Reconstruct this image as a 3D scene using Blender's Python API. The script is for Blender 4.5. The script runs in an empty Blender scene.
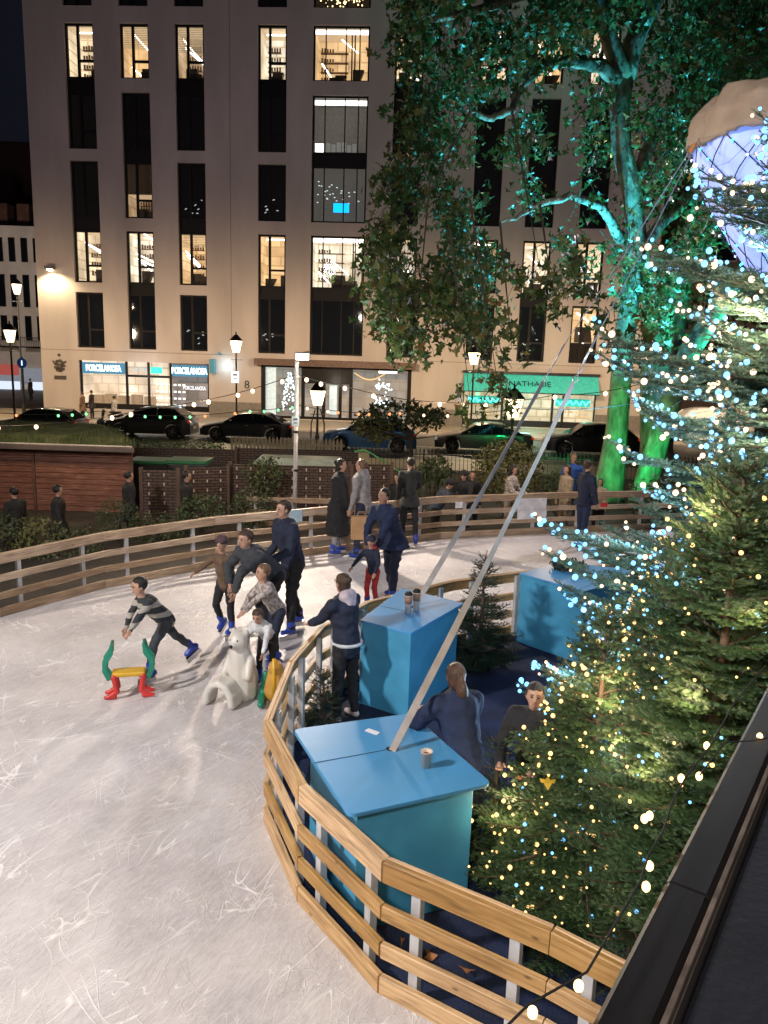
import bpy, math, random
import numpy as np
from mathutils import Vector, Matrix, noise
S = bpy.context.scene; COL = S.collection
rnd = random.Random(7); RN = np.random.RandomState(11)
rad = math.radians; PI = math.pi
# ---------------------------------------------------------------- camera
F = 790.; H = 3.8
CM = Matrix.Rotation(PI/2-rad(11.45), 3, 'X') @ Matrix.Rotation(rad(1.8), 3, 'Z')
CP = Vector((0, 0, H))
cd = bpy.data.cameras.new('camera'); cam = bpy.data.objects.new('camera', cd); COL.objects.link(cam)
cam.location = CP; cam.rotation_euler = CM.to_euler(); cd.sensor_fit = 'VERTICAL'; cd.sensor_height = 24
cd.lens = F/1024*24; cd.clip_end = 600; cd.clip_start = .05; S.camera = cam
def ray(x, y): return CM @ Vector(((x-384)/F, -(y-512)/F, -1))
def G(x, y, z=0.):
    d = ray(x, y); return CP + d*((z-H)/d.z)
def A(x, y, Y):
    d = ray(x, y); return CP + d*(Y/d.y)
# ---------------------------------------------------------------- materials
MATS = {}
def nt(name):
    m = bpy.data.materials.new(name); m.use_nodes = True
    n = m.node_tree; return m, n, n.nodes['Principled BSDF']
def col4(c): return (c[0], c[1], c[2], 1)
def M(name, c, rough=.6, metal=0, var=.2, sc=6, bump=0., bsc=30, em=None, es=0, coat=0, hue=None, spec=.5, stretch=(1, 1, 1), tr=0):
    if name in MATS: return MATS[name]
    m, n, b = nt(name); L = n.links
    tc = n.nodes.new('ShaderNodeTexCoord'); mp = n.nodes.new('ShaderNodeMapping'); mp.inputs['Scale'].default_value = stretch
    L.new(tc.outputs['Object'], mp.inputs[0])
    nz = n.nodes.new('ShaderNodeTexNoise'); nz.inputs['Scale'].default_value = sc; nz.inputs['Detail'].default_value = 5
    L.new(mp.outputs[0], nz.inputs['Vector'])
    mx = n.nodes.new('ShaderNodeMix'); mx.data_type = 'RGBA'
    rp = n.nodes.new('ShaderNodeMapRange'); rp.inputs[1].default_value = .3; rp.inputs[2].default_value = .7
    L.new(nz.outputs[0], rp.inputs[0]); L.new(rp.outputs[0], mx.inputs[0])
    c2 = hue if hue else [min(1, x*(1+var)) for x in c]
    mx.inputs[6].default_value = col4([x*(1-var) for x in c]); mx.inputs[7].default_value = col4(c2)
    L.new(mx.outputs[2], b.inputs['Base Color'])
    b.inputs['Roughness'].default_value = rough; b.inputs['Metallic'].default_value = metal
    b.inputs['Specular IOR Level'].default_value = spec; b.inputs['Coat Weight'].default_value = coat
    b.inputs['Transmission Weight'].default_value = tr
    if bump:
        n2 = n.nodes.new('ShaderNodeTexNoise'); n2.inputs['Scale'].default_value = bsc; n2.inputs['Detail'].default_value = 4
        L.new(mp.outputs[0], n2.inputs['Vector'])
        bp = n.nodes.new('ShaderNodeBump'); bp.inputs['Strength'].default_value = bump; bp.inputs['Distance'].default_value = .02
        L.new(n2.outputs[0], bp.inputs['Height']); L.new(bp.outputs[0], b.inputs['Normal'])
    if em:
        b.inputs['Emission Color'].default_value = col4(em); b.inputs['Emission Strength'].default_value = es
        m.cycles.emission_sampling = 'NONE'
    MATS[name] = m; return m
def EM(name, c, s): return M(name, (.02, .02, .02), em=c, es=s, var=0)
def wood(name, c, c2, rough=.55, gr=1.):
    """grain along U of the board's UV"""
    if name in MATS: return MATS[name]
    m, n, b = nt(name); L = n.links
    uv = n.nodes.new('ShaderNodeUVMap'); mp = n.nodes.new('ShaderNodeMapping'); mp.inputs['Scale'].default_value = (1.2, 16, 1)
    L.new(uv.outputs[0], mp.inputs[0])
    n1 = n.nodes.new('ShaderNodeTexNoise'); n1.inputs['Scale'].default_value = 2.5*gr; n1.inputs['Detail'].default_value = 8; n1.inputs['Distortion'].default_value = .6
    L.new(mp.outputs[0], n1.inputs['Vector'])
    cr = n.nodes.new('ShaderNodeValToRGB'); e = cr.color_ramp.elements
    e[0].position = .3; e[0].color = col4([x*.55 for x in c]); e[1].position = .72; e[1].color = col4(c2)
    q = e.new(.5); q.color = col4(c)
    L.new(n1.outputs[0], cr.inputs[0])
    vo = n.nodes.new('ShaderNodeTexVoronoi'); vo.inputs['Scale'].default_value = 3.2
    mp2 = n.nodes.new('ShaderNodeMapping'); mp2.inputs['Scale'].default_value = (1, 2.4, 1); L.new(uv.outputs[0], mp2.inputs[0]); L.new(mp2.outputs[0], vo.inputs['Vector'])
    mr = n.nodes.new('ShaderNodeMapRange'); mr.inputs[1].default_value = .03; mr.inputs[2].default_value = .1; L.new(vo.outputs['Distance'], mr.inputs[0])
    mx = n.nodes.new('ShaderNodeMix'); mx.data_type = 'RGBA'; mx.inputs[6].default_value = col4([x*.3 for x in c])
    L.new(mr.outputs[0], mx.inputs[0]); L.new(cr.outputs[0], mx.inputs[7])
    # large stains
    tc = n.nodes.new('ShaderNodeTexCoord'); n3 = n.nodes.new('ShaderNodeTexNoise'); n3.inputs['Scale'].default_value = 1.7; n3.inputs['Detail'].default_value = 4
    L.new(tc.outputs['Object'], n3.inputs['Vector'])
    m3 = n.nodes.new('ShaderNodeMix'); m3.data_type = 'RGBA'; m3.blend_type = 'MULTIPLY'; m3.inputs[0].default_value = .5
    L.new(mx.outputs[2], m3.inputs[6])
    c3 = n.nodes.new('ShaderNodeValToRGB'); c3.color_ramp.elements[0].position = .35; c3.color_ramp.elements[0].color = (.5, .42, .36, 1); c3.color_ramp.elements[1].position = .6; c3.color_ramp.elements[1].color = (1, 1, 1, 1)
    L.new(n3.outputs[0], c3.inputs[0]); L.new(c3.outputs[0], m3.inputs[7])
    oi = n.nodes.new('ShaderNodeObjectInfo'); hv = n.nodes.new('ShaderNodeHueSaturation'); r1 = n.nodes.new('ShaderNodeMapRange'); r1.inputs[3].default_value = .74; r1.inputs[4].default_value = 1.18; L.new(oi.outputs['Random'], r1.inputs[0]); L.new(r1.outputs[0], hv.inputs['Value'])
    r2 = n.nodes.new('ShaderNodeMapRange'); r2.inputs[3].default_value = 1.12; r2.inputs[4].default_value = .82; L.new(oi.outputs['Random'], r2.inputs[0]); L.new(r2.outputs[0], hv.inputs['Saturation']); L.new(m3.outputs[2], hv.inputs['Color']); L.new(hv.outputs[0], b.inputs['Base Color'])
    b.inputs['Roughness'].default_value = rough
    bp = n.nodes.new('ShaderNodeBump'); bp.inputs['Strength'].default_value = .25; bp.inputs['Distance'].default_value = .004
    L.new(n1.outputs[0], bp.inputs['Height']); L.new(bp.outputs[0], b.inputs['Normal'])
    MATS[name] = m; return m
# ---------------------------------------------------------------- mesh builder
TMP = bpy.data.scenes.new('bench'); TL = TMP.view_layers[0]
def baked(o):
    """mesh of o after its modifiers, evaluated alone in a side scene (fast)"""
    TMP.collection.objects.link(o); TL.update(); dg = TL.depsgraph
    me = bpy.data.meshes.new_from_object(o.evaluated_get(dg)); TMP.collection.objects.unlink(o); return me
def wloc(o):
    v = Vector((0, 0, 0))
    while o: v += o.location; o = o.parent
    return v
class MB:
    def __init__(s): s.v = []; s.f = []; s.mi = []; s.uv = []; s.useuv = False; s.cm = 0
    def add(s, vs, fs, uv=None):
        o = len(s.v); s.v += [tuple(v) for v in vs]
        for i, f in enumerate(fs):
            s.f.append(tuple(o+k for k in f)); s.mi.append(s.cm)
            s.uv.append(uv[i] if uv else None)
        if uv: s.useuv = True
        return s
    def box(s, c, d, R=None):
        x, y, z = d[0]/2, d[1]/2, d[2]/2
        vs = [Vector((a*x, b*y, e*z)) for a in (-1, 1) for b in (-1, 1) for e in (-1, 1)]
        if R is not None: vs = [R @ v for v in vs]
        c = Vector(c); vs = [v+c for v in vs]
        return s.add(vs, [(0, 1, 3, 2), (4, 6, 7, 5), (0, 4, 5, 1), (2, 3, 7, 6), (0, 2, 6, 4), (1, 5, 7, 3)])
    def board(s, p0, p1, h, t, up=(0, 0, 1), bev=.006):
        """a board from p0 to p1; h along up, t across; carries a UV with grain along it"""
        p0 = Vector(p0); p1 = Vector(p1); d = (p1-p0); L = d.length; d.normalize(); up = Vector(up); n = d.cross(up).normalized(); up = n.cross(d).normalized()
        a, b, e = h/2, t/2, bev
        prof = [(-a+e, -b), (a-e, -b), (a, -b+e), (a, b-e), (a-e, b), (-a+e, b), (-a, b-e), (-a, -b+e)]
        vs = [p+up*q[0]+n*q[1] for p in (p0, p1) for q in prof]; k = 8; fs = []; uv = []; u0 = rnd.random()*20; v0 = rnd.random()*20
        per = [0]; 
        for i in range(k):
            q, r = prof[i], prof[(i+1) % k]; per.append(per[-1]+math.hypot(q[0]-r[0], q[1]-r[1]))
        for i in range(k):
            j = (i+1) % k; fs.append((i, j, k+j, k+i)); uv.append([(u0, v0+per[i]), (u0, v0+per[i+1]), (u0+L, v0+per[i+1]), (u0+L, v0+per[i])])
        for base, rev in ((0, True), (k, False)):
            idx = list(range(base, base+k)); q = [(u0+prof[i % k][0], v0+prof[i % k][1]) for i in range(k)]
            if rev: idx = idx[::-1]; q = q[::-1]
            fs.append(tuple(idx)); uv.append(q)
        return s.add(vs, fs, uv)
    def tube(s, pts, rs, n=8, cap=True):
        pts = [Vector(p) for p in pts]
        if not hasattr(rs, '__len__'): rs = [rs]*len(pts)
        vs = []; fs = []; ref = None
        for i, p in enumerate(pts):
            t = (pts[min(i+1, len(pts)-1)]-pts[max(i-1, 0)]).normalized()
            if ref is None: ref = t.orthogonal().normalized()
            ref = (ref-t*ref.dot(t)).normalized(); b = t.cross(ref)
            for k in range(n):
                a = 2*PI*k/n; vs.append(p+(ref*math.cos(a)+b*math.sin(a))*rs[i])
        for i in range(len(pts)-1):
            for k in range(n):
                l = (k+1) % n; fs.append((i*n+k, i*n+l, (i+1)*n+l, (i+1)*n+k))
        if cap: fs.append(tuple(range(n))[::-1]); fs.append(tuple(range((len(pts)-1)*n, len(pts)*n)))
        return s.add(vs, fs)
    def cyl(s, p, r, h, n=16, r2=None): return s.tube([p, Vector(p)+Vector((0, 0, h))], [r, r if r2 is None else r2], n)
    def ell(s, c, r, R=None, n=10, m=7):
        if not hasattr(r, '__len__'): r = (r, r, r)
        c = Vector(c); vs = [Vector((0, 0, -r[2]))]; fs = []
        for j in range(1, m):
            b = -PI/2+PI*j/m
            for i in range(n):
                a = 2*PI*i/n; vs.append(Vector((r[0]*math.cos(a)*math.cos(b), r[1]*math.sin(a)*math.cos(b), r[2]*math.sin(b))))
        vs.append(Vector((0, 0, r[2])))
        for i in range(n):
            k = (i+1) % n; fs.append((0, 1+k, 1+i)); fs.append((1+(m-2)*n+i, 1+(m-2)*n+k, len(vs)-1))
            for j in range(m-2): fs.append((1+j*n+i, 1+j*n+k, 1+(j+1)*n+k, 1+(j+1)*n+i))
        if R is not None: vs = [R @ v for v in vs]
        return s.add([v+c for v in vs], fs)
    def cap(s, p0, r0, p1, r1, n=10):
        """capsule with rounded ends"""
        p0 = Vector(p0); p1 = Vector(p1); d = (p1-p0).normalized() if (p1-p0).length > 1e-6 else Vector((0, 0, 1))
        P = []; Rr = []
        for a in (80, 45, 20): P.append(p0-d*r0*math.sin(rad(a))); Rr.append(r0*math.cos(rad(a)))
        P.append(p0); Rr.append(r0); P.append(p1); Rr.append(r1)
        for a in (20, 45, 80): P.append(p1+d*r1*math.sin(rad(a))); Rr.append(r1*math.cos(rad(a)))
        return s.tube(P, Rr, n)
    def prism(s, poly, z0, z1):
        n = len(poly); vs = [Vector((p[0], p[1], z0)) for p in poly]+[Vector((p[0], p[1], z1)) for p in poly]
        fs = [tuple(range(n))[::-1], tuple(range(n, 2*n))]+[(i, (i+1) % n, n+(i+1) % n, n+i) for i in range(n)]
        return s.add(vs, fs)
    def plate(s, pts, off):
        n = len(pts); off = Vector(off); vs = [Vector(p) for p in pts]+[Vector(p)+off for p in pts]
        return s.add(vs, [tuple(range(n))[::-1], tuple(range(n, 2*n))]+[(i, (i+1) % n, n+(i+1) % n, n+i) for i in range(n)])
    def lathe(s, prof, c=(0, 0, 0), n=16, R=None):
        c = Vector(c); vs = []; fs = []
        for r, z in prof:
            for k in range(n):
                v = Vector((r*math.cos(2*PI*k/n), r*math.sin(2*PI*k/n), z)); vs.append((R @ v if R is not None else v)+c)
        for i in range(len(prof)-1):
            for k in range(n): fs.append((i*n+k, i*n+(k+1) % n, (i+1)*n+(k+1) % n, (i+1)*n+k))
        fs.append(tuple(range(n))[::-1]); fs.append(tuple(range((len(prof)-1)*n, len(prof)*n)))
        return s.add(vs, fs)
    def build(s, name, mats, parent=None, smooth=False, bevel=0, remesh=0, fold=0, sm=2):
        if not isinstance(mats, (list, tuple)): mats = [mats]
        me = bpy.data.meshes.new(name); off = wloc(parent) if parent else Vector((0, 0, 0))
        V = np.array(s.v, dtype=float).reshape(-1, 3)-np.array(off)
        me.from_pydata(V.tolist(), [], s.f)
        for m in mats: me.materials.append(m)
        me.polygons.foreach_set('material_index', s.mi)
        if s.useuv:
            u = me.uv_layers.new(name='UVMap'); k = 0
            dat = np.zeros((len(me.loops), 2))
            for i, p in enumerate(me.polygons):
                q = s.uv[i]
                if q:
                    for a, li in enumerate(p.loop_indices): dat[li] = q[a]
            u.data.foreach_set('uv', dat.ravel())
        if smooth: me.polygons.foreach_set('use_smooth', [True]*len(me.polygons))
        o = bpy.data.objects.new(name, me); COL.objects.link(o)
        if parent: o.parent = parent
        if remesh:
            r = o.modifiers.new('r', 'REMESH'); r.mode = 'VOXEL'; r.voxel_size = remesh; r.use_smooth_shade = True
            q = o.modifiers.new('s', 'SMOOTH'); q.iterations = sm; q.factor = .6
            me2 = baked(o)
            o.modifiers.clear(); o.data = me2; me2.name = name; bpy.data.meshes.remove(me)
            if fold:
                for v in me2.vertices:
                    p = v.co; w = noise.noise(Vector((p.x*9, p.y*9, p.z*16)))+.5*noise.noise(p*34)
                    v.co = p+v.normal*w*fold
            if not me2.materials:
                for m in mats: me2.materials.append(m)
            me2.polygons.foreach_set('use_smooth', [True]*len(me2.polygons))
        elif bevel:
            b = o.modifiers.new('bevel', 'BEVEL'); b.width = bevel; b.segments = 2; b.limit_method = 'ANGLE'
        return o
def thing(name, label, cat, loc=(0, 0, 0), group=None, rz=0):
    o = bpy.data.objects.new(name, None); COL.objects.link(o); o.location = loc; o.rotation_euler = (0, 0, rz); o.empty_display_size = .1
    o['label'] = label; o['category'] = cat
    if group: o['group'] = group
    return o
def tag(o, label, cat, group=None):
    o['label'] = label; o['category'] = cat
    if group: o['group'] = group
    return o
def struct(o): o['kind'] = 'structure'; return o
def dup(root, loc, rz, label):
    r = root.copy(); COL.objects.link(r); r.location = loc; r.rotation_euler = (0, 0, rz); r['label'] = label
    for ch in list(root.children):
        c = ch.copy(); COL.objects.link(c); c.parent = r
        for g in list(ch.children):
            d = g.copy(); COL.objects.link(d); d.parent = c
    return r
def text(name, body, size, loc, rot, mat, parent, ext=.01, bold=0):
    cu = bpy.data.curves.new(name, 'FONT'); cu.body = body; cu.size = size; cu.extrude = ext; cu.offset = bold; cu.align_x = 'CENTER'; cu.align_y = 'CENTER'; cu.resolution_u = 3
    o = bpy.data.objects.new(name, cu); COL.objects.link(o)
    me = baked(o); bpy.data.objects.remove(o)
    me.transform(Matrix.Translation(Vector(loc)-(wloc(parent) if parent else Vector((0, 0, 0)))) @ rot.to_4x4()); me.materials.clear(); me.materials.append(mat)
    q = bpy.data.objects.new(name, me); COL.objects.link(q); q.parent = parent; return q
def lamp(kind, loc, power, color, target=None, size=.2, spot=60, blend=.5, name='lamp_light'):
    l = bpy.data.lights.new(name, kind); l.energy = power; l.color = color
    if kind == 'SPOT': l.spot_size = rad(spot); l.spot_blend = blend; l.shadow_soft_size = size
    elif kind == 'POINT': l.shadow_soft_size = size
    elif kind == 'AREA': l.size = size
    o = bpy.data.objects.new(name, l); COL.objects.link(o); o.location = loc
    if target is not None: o.rotation_euler = (Vector(target)-Vector(loc)).to_track_quat('-Z', 'Y').to_euler()
    return o
WARM = (1, .78, .5); WHITE = (1, .93, .84)
# common materials
black = M('black_metal', (.012, .012, .014), .45, .3, var=.3)
steel = M('galvanised_steel', (.45, .46, .48), .45, .7, var=.25, sc=12)
rubber = M('rubber', (.012, .012, .012), .8)
chrome = M('chrome', (.6, .6, .62), .2, 1, var=.1)
# ================================================================ SETTING
# world: night sky
w = bpy.data.worlds.new('World'); S.world = w; w.use_nodes = True; wn = w.node_tree
bg = wn.nodes['Background']; sky = wn.nodes.new('ShaderNodeTexSky'); sky.sky_type = 'NISHITA'; sky.sun_disc = False
sky.sun_elevation = rad(-6.5); sky.sun_rotation = rad(200)
hs = wn.nodes.new('ShaderNodeMix'); hs.data_type = 'RGBA'; hs.inputs[0].default_value = .85; hs.inputs[7].default_value = (.045, .05, .085, 1)
wn.links.new(sky.outputs[0], hs.inputs[6]); wn.links.new(hs.outputs[2], bg.inputs[0]); bg.inputs[1].default_value = .12

# ---- ground
asph = M('asphalt', (.045, .043, .042), .55, var=.35, sc=3, bump=.4, bsc=60)
soil = M('soil', (.035, .028, .02), .9, var=.4, sc=2, bump=1, bsc=14)
slabs = M('pavement_stone', (.30, .25, .19), .6, var=.2, sc=1.2, bump=.2, bsc=20)
curbm = M('kerb_stone', (.3, .28, .26), .7, var=.2)
mb = MB(); prof = [(-60, -1.0), (17.5, -.16), (19, -.2), (25, -.62), (31, -.86), (34, -.9), (420, -.9)]
prof[0] = (-60, -.16)
for i in range(len(prof)-1):
    (y0, z0), (y1, z1) = prof[i], prof[i+1]
    mb.add([(-300, y0, z0), (300, y0, z0), (300, y1, z1), (-300, y1, z1)], [(0, 1, 2, 3)])
struct(mb.build('ground', soil))
def gz(y):
    for i in range(len(prof)-1):
        (y0, z0), (y1, z1) = prof[i], prof[i+1]
        if y0 <= y <= y1: return z0+(z1-z0)*(y-y0)/(y1-y0)
    return -.9
FD = Vector((math.cos(rad(3)), -math.sin(rad(3)), 0)); FN = Vector((-math.sin(rad(3)), -math.cos(rad(3)), 0)); FO = Vector((0, 52, 0))
def FP(u, z, d=0.): return FO+FD*u+Vector((0, 0, z))+FN*d      # d = out of the wall, towards the square
def FU(x, y):
    r = ray(x, y); t = FN.dot(FO-CP)/FN.dot(r); p = CP+r*t; return ((p-FO).dot(FD), p.z)
def strip(name, mat, d0, d1, z, u0=-120, u1=120, h=.1):
    b = MB(); b.plate([FP(u0, z, d0), FP(u1, z, d0), FP(u1, z, d1), FP(u0, z, d1)], (0, 0, -h)); return struct(b.build(name, mat))
strip('road', asph, 6.2, 17.5, -.89)
strip('far_pavement', slabs, -1, 6.0, -.77, h=.3, u0=-26.5)
strip('far_kerb', curbm, 6.0, 6.2, -.775, h=.3, u0=-26.5)
strip('near_pavement', slabs, 17.7, 20.4, -.77, h=.3)
strip('near_kerb', curbm, 17.5, 17.7, -.775, h=.3)
b = MB()
for k in range(-12, 14): b.plate([FP(k*6, -.884, 11.6), FP(k*6+3, -.884, 11.6), FP(k*6+3, -.884, 11.72), FP(k*6, -.884, 11.72)], (0, 0, -.003))
b.plate([FP(-60, -.884, 15.2), FP(60, -.884, 15.2), FP(60, -.884, 15.3), FP(-60, -.884, 15.3)], (0, 0, -.003))
struct(b.build('road_markings', M('road_paint', (.6, .6, .55), .6, var=.2)))
b = MB(); b.plate([FP(-60, -.885, -110), FP(-27, -.885, -110), FP(-27, -.885, 6), FP(-60, -.885, 6)], (0, 0, -.05)); struct(b.build('side_street', asph))

# ---- rink outlines
FT = 0.9
outer = [G(-330, 775, 0), G(-130, 664, 0), G(0, 617, 0), G(105, 588, 0), G(215, 567, 0), G(334, 552, 0), G(440, 538.5, 0), G(555, 532.5, 0), G(660, 529, 0), G(790, 524, 0), G(900, 520, 0)]
inner = [G(760, 1035, FT), G(552, 930, FT), G(384.7, 860, FT), G(301, 785, FT), G(266, 720, FT), G(290, 661, FT), G(320, 627, FT), G(367, 601, FT), G(454, 580, FT), G(530, 570, FT), G(640, 562, FT), G(800, 553, FT), G(920, 548, FT)]
for v in inner: v.z = 0
# ---- ice
m, n, bs = nt('ice'); L = n.links
tc = n.nodes.new('ShaderNodeTexCoord')
def node(t, **k):
    q = n.nodes.new(t)
    for a, c in k.items():
        if a in q.inputs: q.inputs[a].default_value = c
    return q
def lines(rot, sc, st, wd, dist, seed):
    mp = node('ShaderNodeMapping', Location=(seed, seed*1.7, seed), Rotation=(0, 0, rad(rot)), Scale=(1/st, 1, 1)); mp.vector_type = 'TEXTURE'
    # warp so that cuts are arcs
    nw = node('ShaderNodeTexNoise', Scale=.35, Detail=1); L.new(tc.outputs['Object'], nw.inputs['Vector'])
    vm = n.nodes.new('ShaderNodeVectorMath'); vm.operation = 'SCALE'; vm.inputs[3].default_value = dist; L.new(nw.outputs['Color'], vm.inputs[0])
    va = n.nodes.new('ShaderNodeVectorMath'); va.operation = 'ADD'; L.new(tc.outputs['Object'], va.inputs[0]); L.new(vm.outputs[0], va.inputs[1])
    L.new(va.outputs[0], mp.inputs[0])
    nz = node('ShaderNodeTexNoise', Scale=sc, Detail=0); L.new(mp.outputs[0], nz.inputs['Vector'])
    s1 = n.nodes.new('ShaderNodeMath'); s1.operation = 'SUBTRACT'; s1.inputs[1].default_value = .5; L.new(nz.outputs[0], s1.inputs[0])
    s2 = n.nodes.new('ShaderNodeMath'); s2.operation = 'ABSOLUTE'; L.new(s1.outputs[0], s2.inputs[0])
    r = node('ShaderNodeMapRange'); r.inputs[1].default_value = 0; r.inputs[2].default_value = wd; r.inputs[3].default_value = 1; r.inputs[4].default_value = 0; L.new(s2.outputs[0], r.inputs[0])
    return r.outputs[0]
def mth(op, a, c):
    q = n.nodes.new('ShaderNodeMath'); q.operation = op
    for i, x in enumerate((a, c)):
        if hasattr(x, 'links'): L.new(x, q.inputs[i])
        else: q.inputs[i].default_value = x
    return q.outputs[0]
ls = [lines(62, 7, .045, .012, .9, 0), lines(48, 9, .06, .012, 1.4, 5), lines(78, 6, .05, .010, 1.0, 9), lines(118, 6, .06, .009, 1.2, 14), lines(95, 12, .08, .013, 1.5, 22), lines(20, 4, .05, .006, 1.6, 31), lines(140, 5, .05, .007, 1.3, 41)]
tot = ls[0]
for q in ls[1:]: tot = mth('MAXIMUM', tot, q)
brk = node('ShaderNodeTexNoise', Scale=1.6, Detail=3); L.new(tc.outputs['Object'], brk.inputs['Vector'])
bm = node('ShaderNodeMapRange'); bm.inputs[1].default_value = .42; bm.inputs[2].default_value = .62; L.new(brk.outputs[0], bm.inputs[0])
cuts = mth('MULTIPLY', tot, mth('ADD', bm.outputs[0], .25))
gr = node('ShaderNodeTexNoise', Scale=28., Detail=6, Roughness=.7); gm = node('ShaderNodeMapping', Rotation=(0, 0, rad(60)), Scale=(3.5, 1, 1)); gm.vector_type = 'TEXTURE'; L.new(tc.outputs['Object'], gm.inputs[0]); L.new(gm.outputs[0], gr.inputs['Vector'])
big = node('ShaderNodeTexNoise', Scale=.9, Detail=5, Roughness=.6); L.new(tc.outputs['Object'], big.inputs['Vector'])
cr = n.nodes.new('ShaderNodeValToRGB'); e = cr.color_ramp.elements; e[0].position = .3; e[0].color = (.47, .44, .455, 1); e[1].position = .66; e[1].color = (.69, .66, .655, 1)
L.new(big.outputs[0], cr.inputs[0])
mx = n.nodes.new('ShaderNodeMix'); mx.data_type = 'RGBA'; mx.inputs[7].default_value = (.90, .88, .88, 1); L.new(cr.outputs[0], mx.inputs[6])
gmr = node('ShaderNodeMapRange'); gmr.inputs[1].default_value = .45; gmr.inputs[2].default_value = .75; L.new(gr.outputs[0], gmr.inputs[0])
L.new(mth('MAXIMUM', mth('MULTIPLY', cuts, .95), mth('MULTIPLY', gmr.outputs[0], .5)), mx.inputs[0]); dk = lines(70, 5, .05, .007, 1.1, 57); dk2 = lines(128, 4.2, .05, .006, 1.2, 77); dkk = mth('MULTIPLY', mth('MAXIMUM', dk, dk2), mth('MULTIPLY', bm.outputs[0], .16))
mx2 = n.nodes.new('ShaderNodeMix'); mx2.data_type = 'RGBA'; mx2.inputs[7].default_value = (.22, .19, .20, 1); L.new(mx.outputs[2], mx2.inputs[6]); L.new(dkk, mx2.inputs[0]); L.new(mx2.outputs[2], bs.inputs['Base Color'])
bs.inputs['Roughness'].default_value = .36
bs.inputs['Specular IOR Level'].default_value = .4
bp = n.nodes.new('ShaderNodeBump'); bp.inputs['Strength'].default_value = .9; bp.inputs['Distance'].default_value = .013
L.new(mth('ADD', mth('MULTIPLY', cuts, .22), mth('ADD', gr.outputs[0], mth('MULTIPLY', big.outputs[0], 1.5))), bp.inputs['Height']); L.new(bp.outputs[0], bs.inputs['Normal'])
ice_m = m
b = MB(); poly = [(v.x, v.y) for v in outer[::-1]]+[(inner[k].x, inner[k].y) for k in range(len(inner)-1, -1, -1)]+[(1.5, 1.2), (-6, .2), (-12, 1.5)]
poly = [(v.x, v.y) for v in outer]+[(v.x, v.y) for v in inner[::-1]]+[(1.3, 1.), (-9, .6)]
b.prism(poly, -.14, 0.0); struct(b.build('ice', ice_m))
# terrace floor (navy matting)
b = MB(); tp = [(v.x, v.y) for v in inner]+[(9, 3), (2, .8)]
b.prism(tp, -.15, .006); struct(b.build('terrace_floor', M('navy_matting', (.006, .014, .05), .85, var=.45, sc=2.5, bump=.5, bsc=60)))

# ---- rink barriers
pine = wood('pine_board', (.58, .35, .145), (.72, .47, .22)); pine2 = wood('weathered_pine', (.48, .34, .22), (.60, .46, .31)); whitepost = M('pale_metal_post', (.55, .56, .58), .45, .3, var=.15)
BR = [(.76, .90), (.505, .605), (.255, .355), (.0, .13)]
def barrier(pts, side, label, grp, mat, sub=1):
    root = thing('rink_barrier', label, 'barrier', pts[0], grp)
    for i in range(len(pts)-1):
        a, c = pts[i], pts[i+1]; d = (c-a); Ln = d.length; d = d/Ln; nn = Vector((-d.y, d.x, 0))*side
        for (z0, z1) in BR:
            j = rnd.uniform(-.004, .004); th = .042
            q = MB(); q.board(a+d*.004+Vector((0, 0, (z0+z1)/2+j)), c-d*.004+Vector((0, 0, (z0+z1)/2-j)), z1-z0, th); q.build('rail', mat, root)
        q = MB(); q.board(a+d*.004+nn*.034+Vector((0, 0, .892)), c-d*.004+nn*.034+Vector((0, 0, .892)), .02, .03); q.build('capping', mat, root)
        nposts = 2 if Ln > .8 else 1
        for f in ((.2, .8) if nposts == 2 else (.5,)):
            p = a+d*Ln*f+nn*.052
            q = MB(); q.box(p+Vector((0, 0, .43)), (.062, .055, .86), Matrix.Rotation(math.atan2(d.y, d.x), 3, 'Z')); q.build('post', whitepost, root, bevel=.004)
    return root
outer_t = barrier(outer, 1, 'long pale timber rail barrier curving round the far side of the ice', None, pine2)
inner_t = barrier(inner, -1, 'golden timber rail barrier between the ice and the blue tables', None, pine)
# notices on the barrier
def notice(px, py, wpx, hpx, seg, mat, label, txt=None, tm=None):
    a, c = outer[seg], outer[seg+1]; d = (c-a).normalized(); nn = Vector((d.y, -d.x, 0))
    r = ray(px, py); t = nn.dot(a+nn*.03-CP)/nn.dot(r); p = CP+r*t; k = t
    q = MB(); q.box(p, (wpx/F*k, .006, hpx/F*k), Matrix.Rotation(math.atan2(d.y, d.x), 3, 'Z')); o = q.build('notice', mat); tag(o, label, 'notice'); return o
notice(296, 516, 14, 13, 4, M('pale_blue_card', (.45, .62, .72), .5), 'small pale blue notice on the far rail beside the white pole')
notice(459, 505, 8, 6.5, 6, M('white_card', (.75, .75, .77), .5), 'small white notice on the far rail under the hooded spectator')
q = notice(532, 504, 33, 12, 6, M('white_card', (.75, .75, .77), .5), 'wide white banner on the upper rails between the two straps')
q = notice(532, 514.5, 33, 9, 6, M('white_card', (.75, .75, .77), .5), 'lower white banner strip hanging below the wide white banner')
notice(604, 505, 8, 4, 7, M('red_card', (.55, .03, .03), .5), 'small red notice on the far rail near the fir lights')
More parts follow.
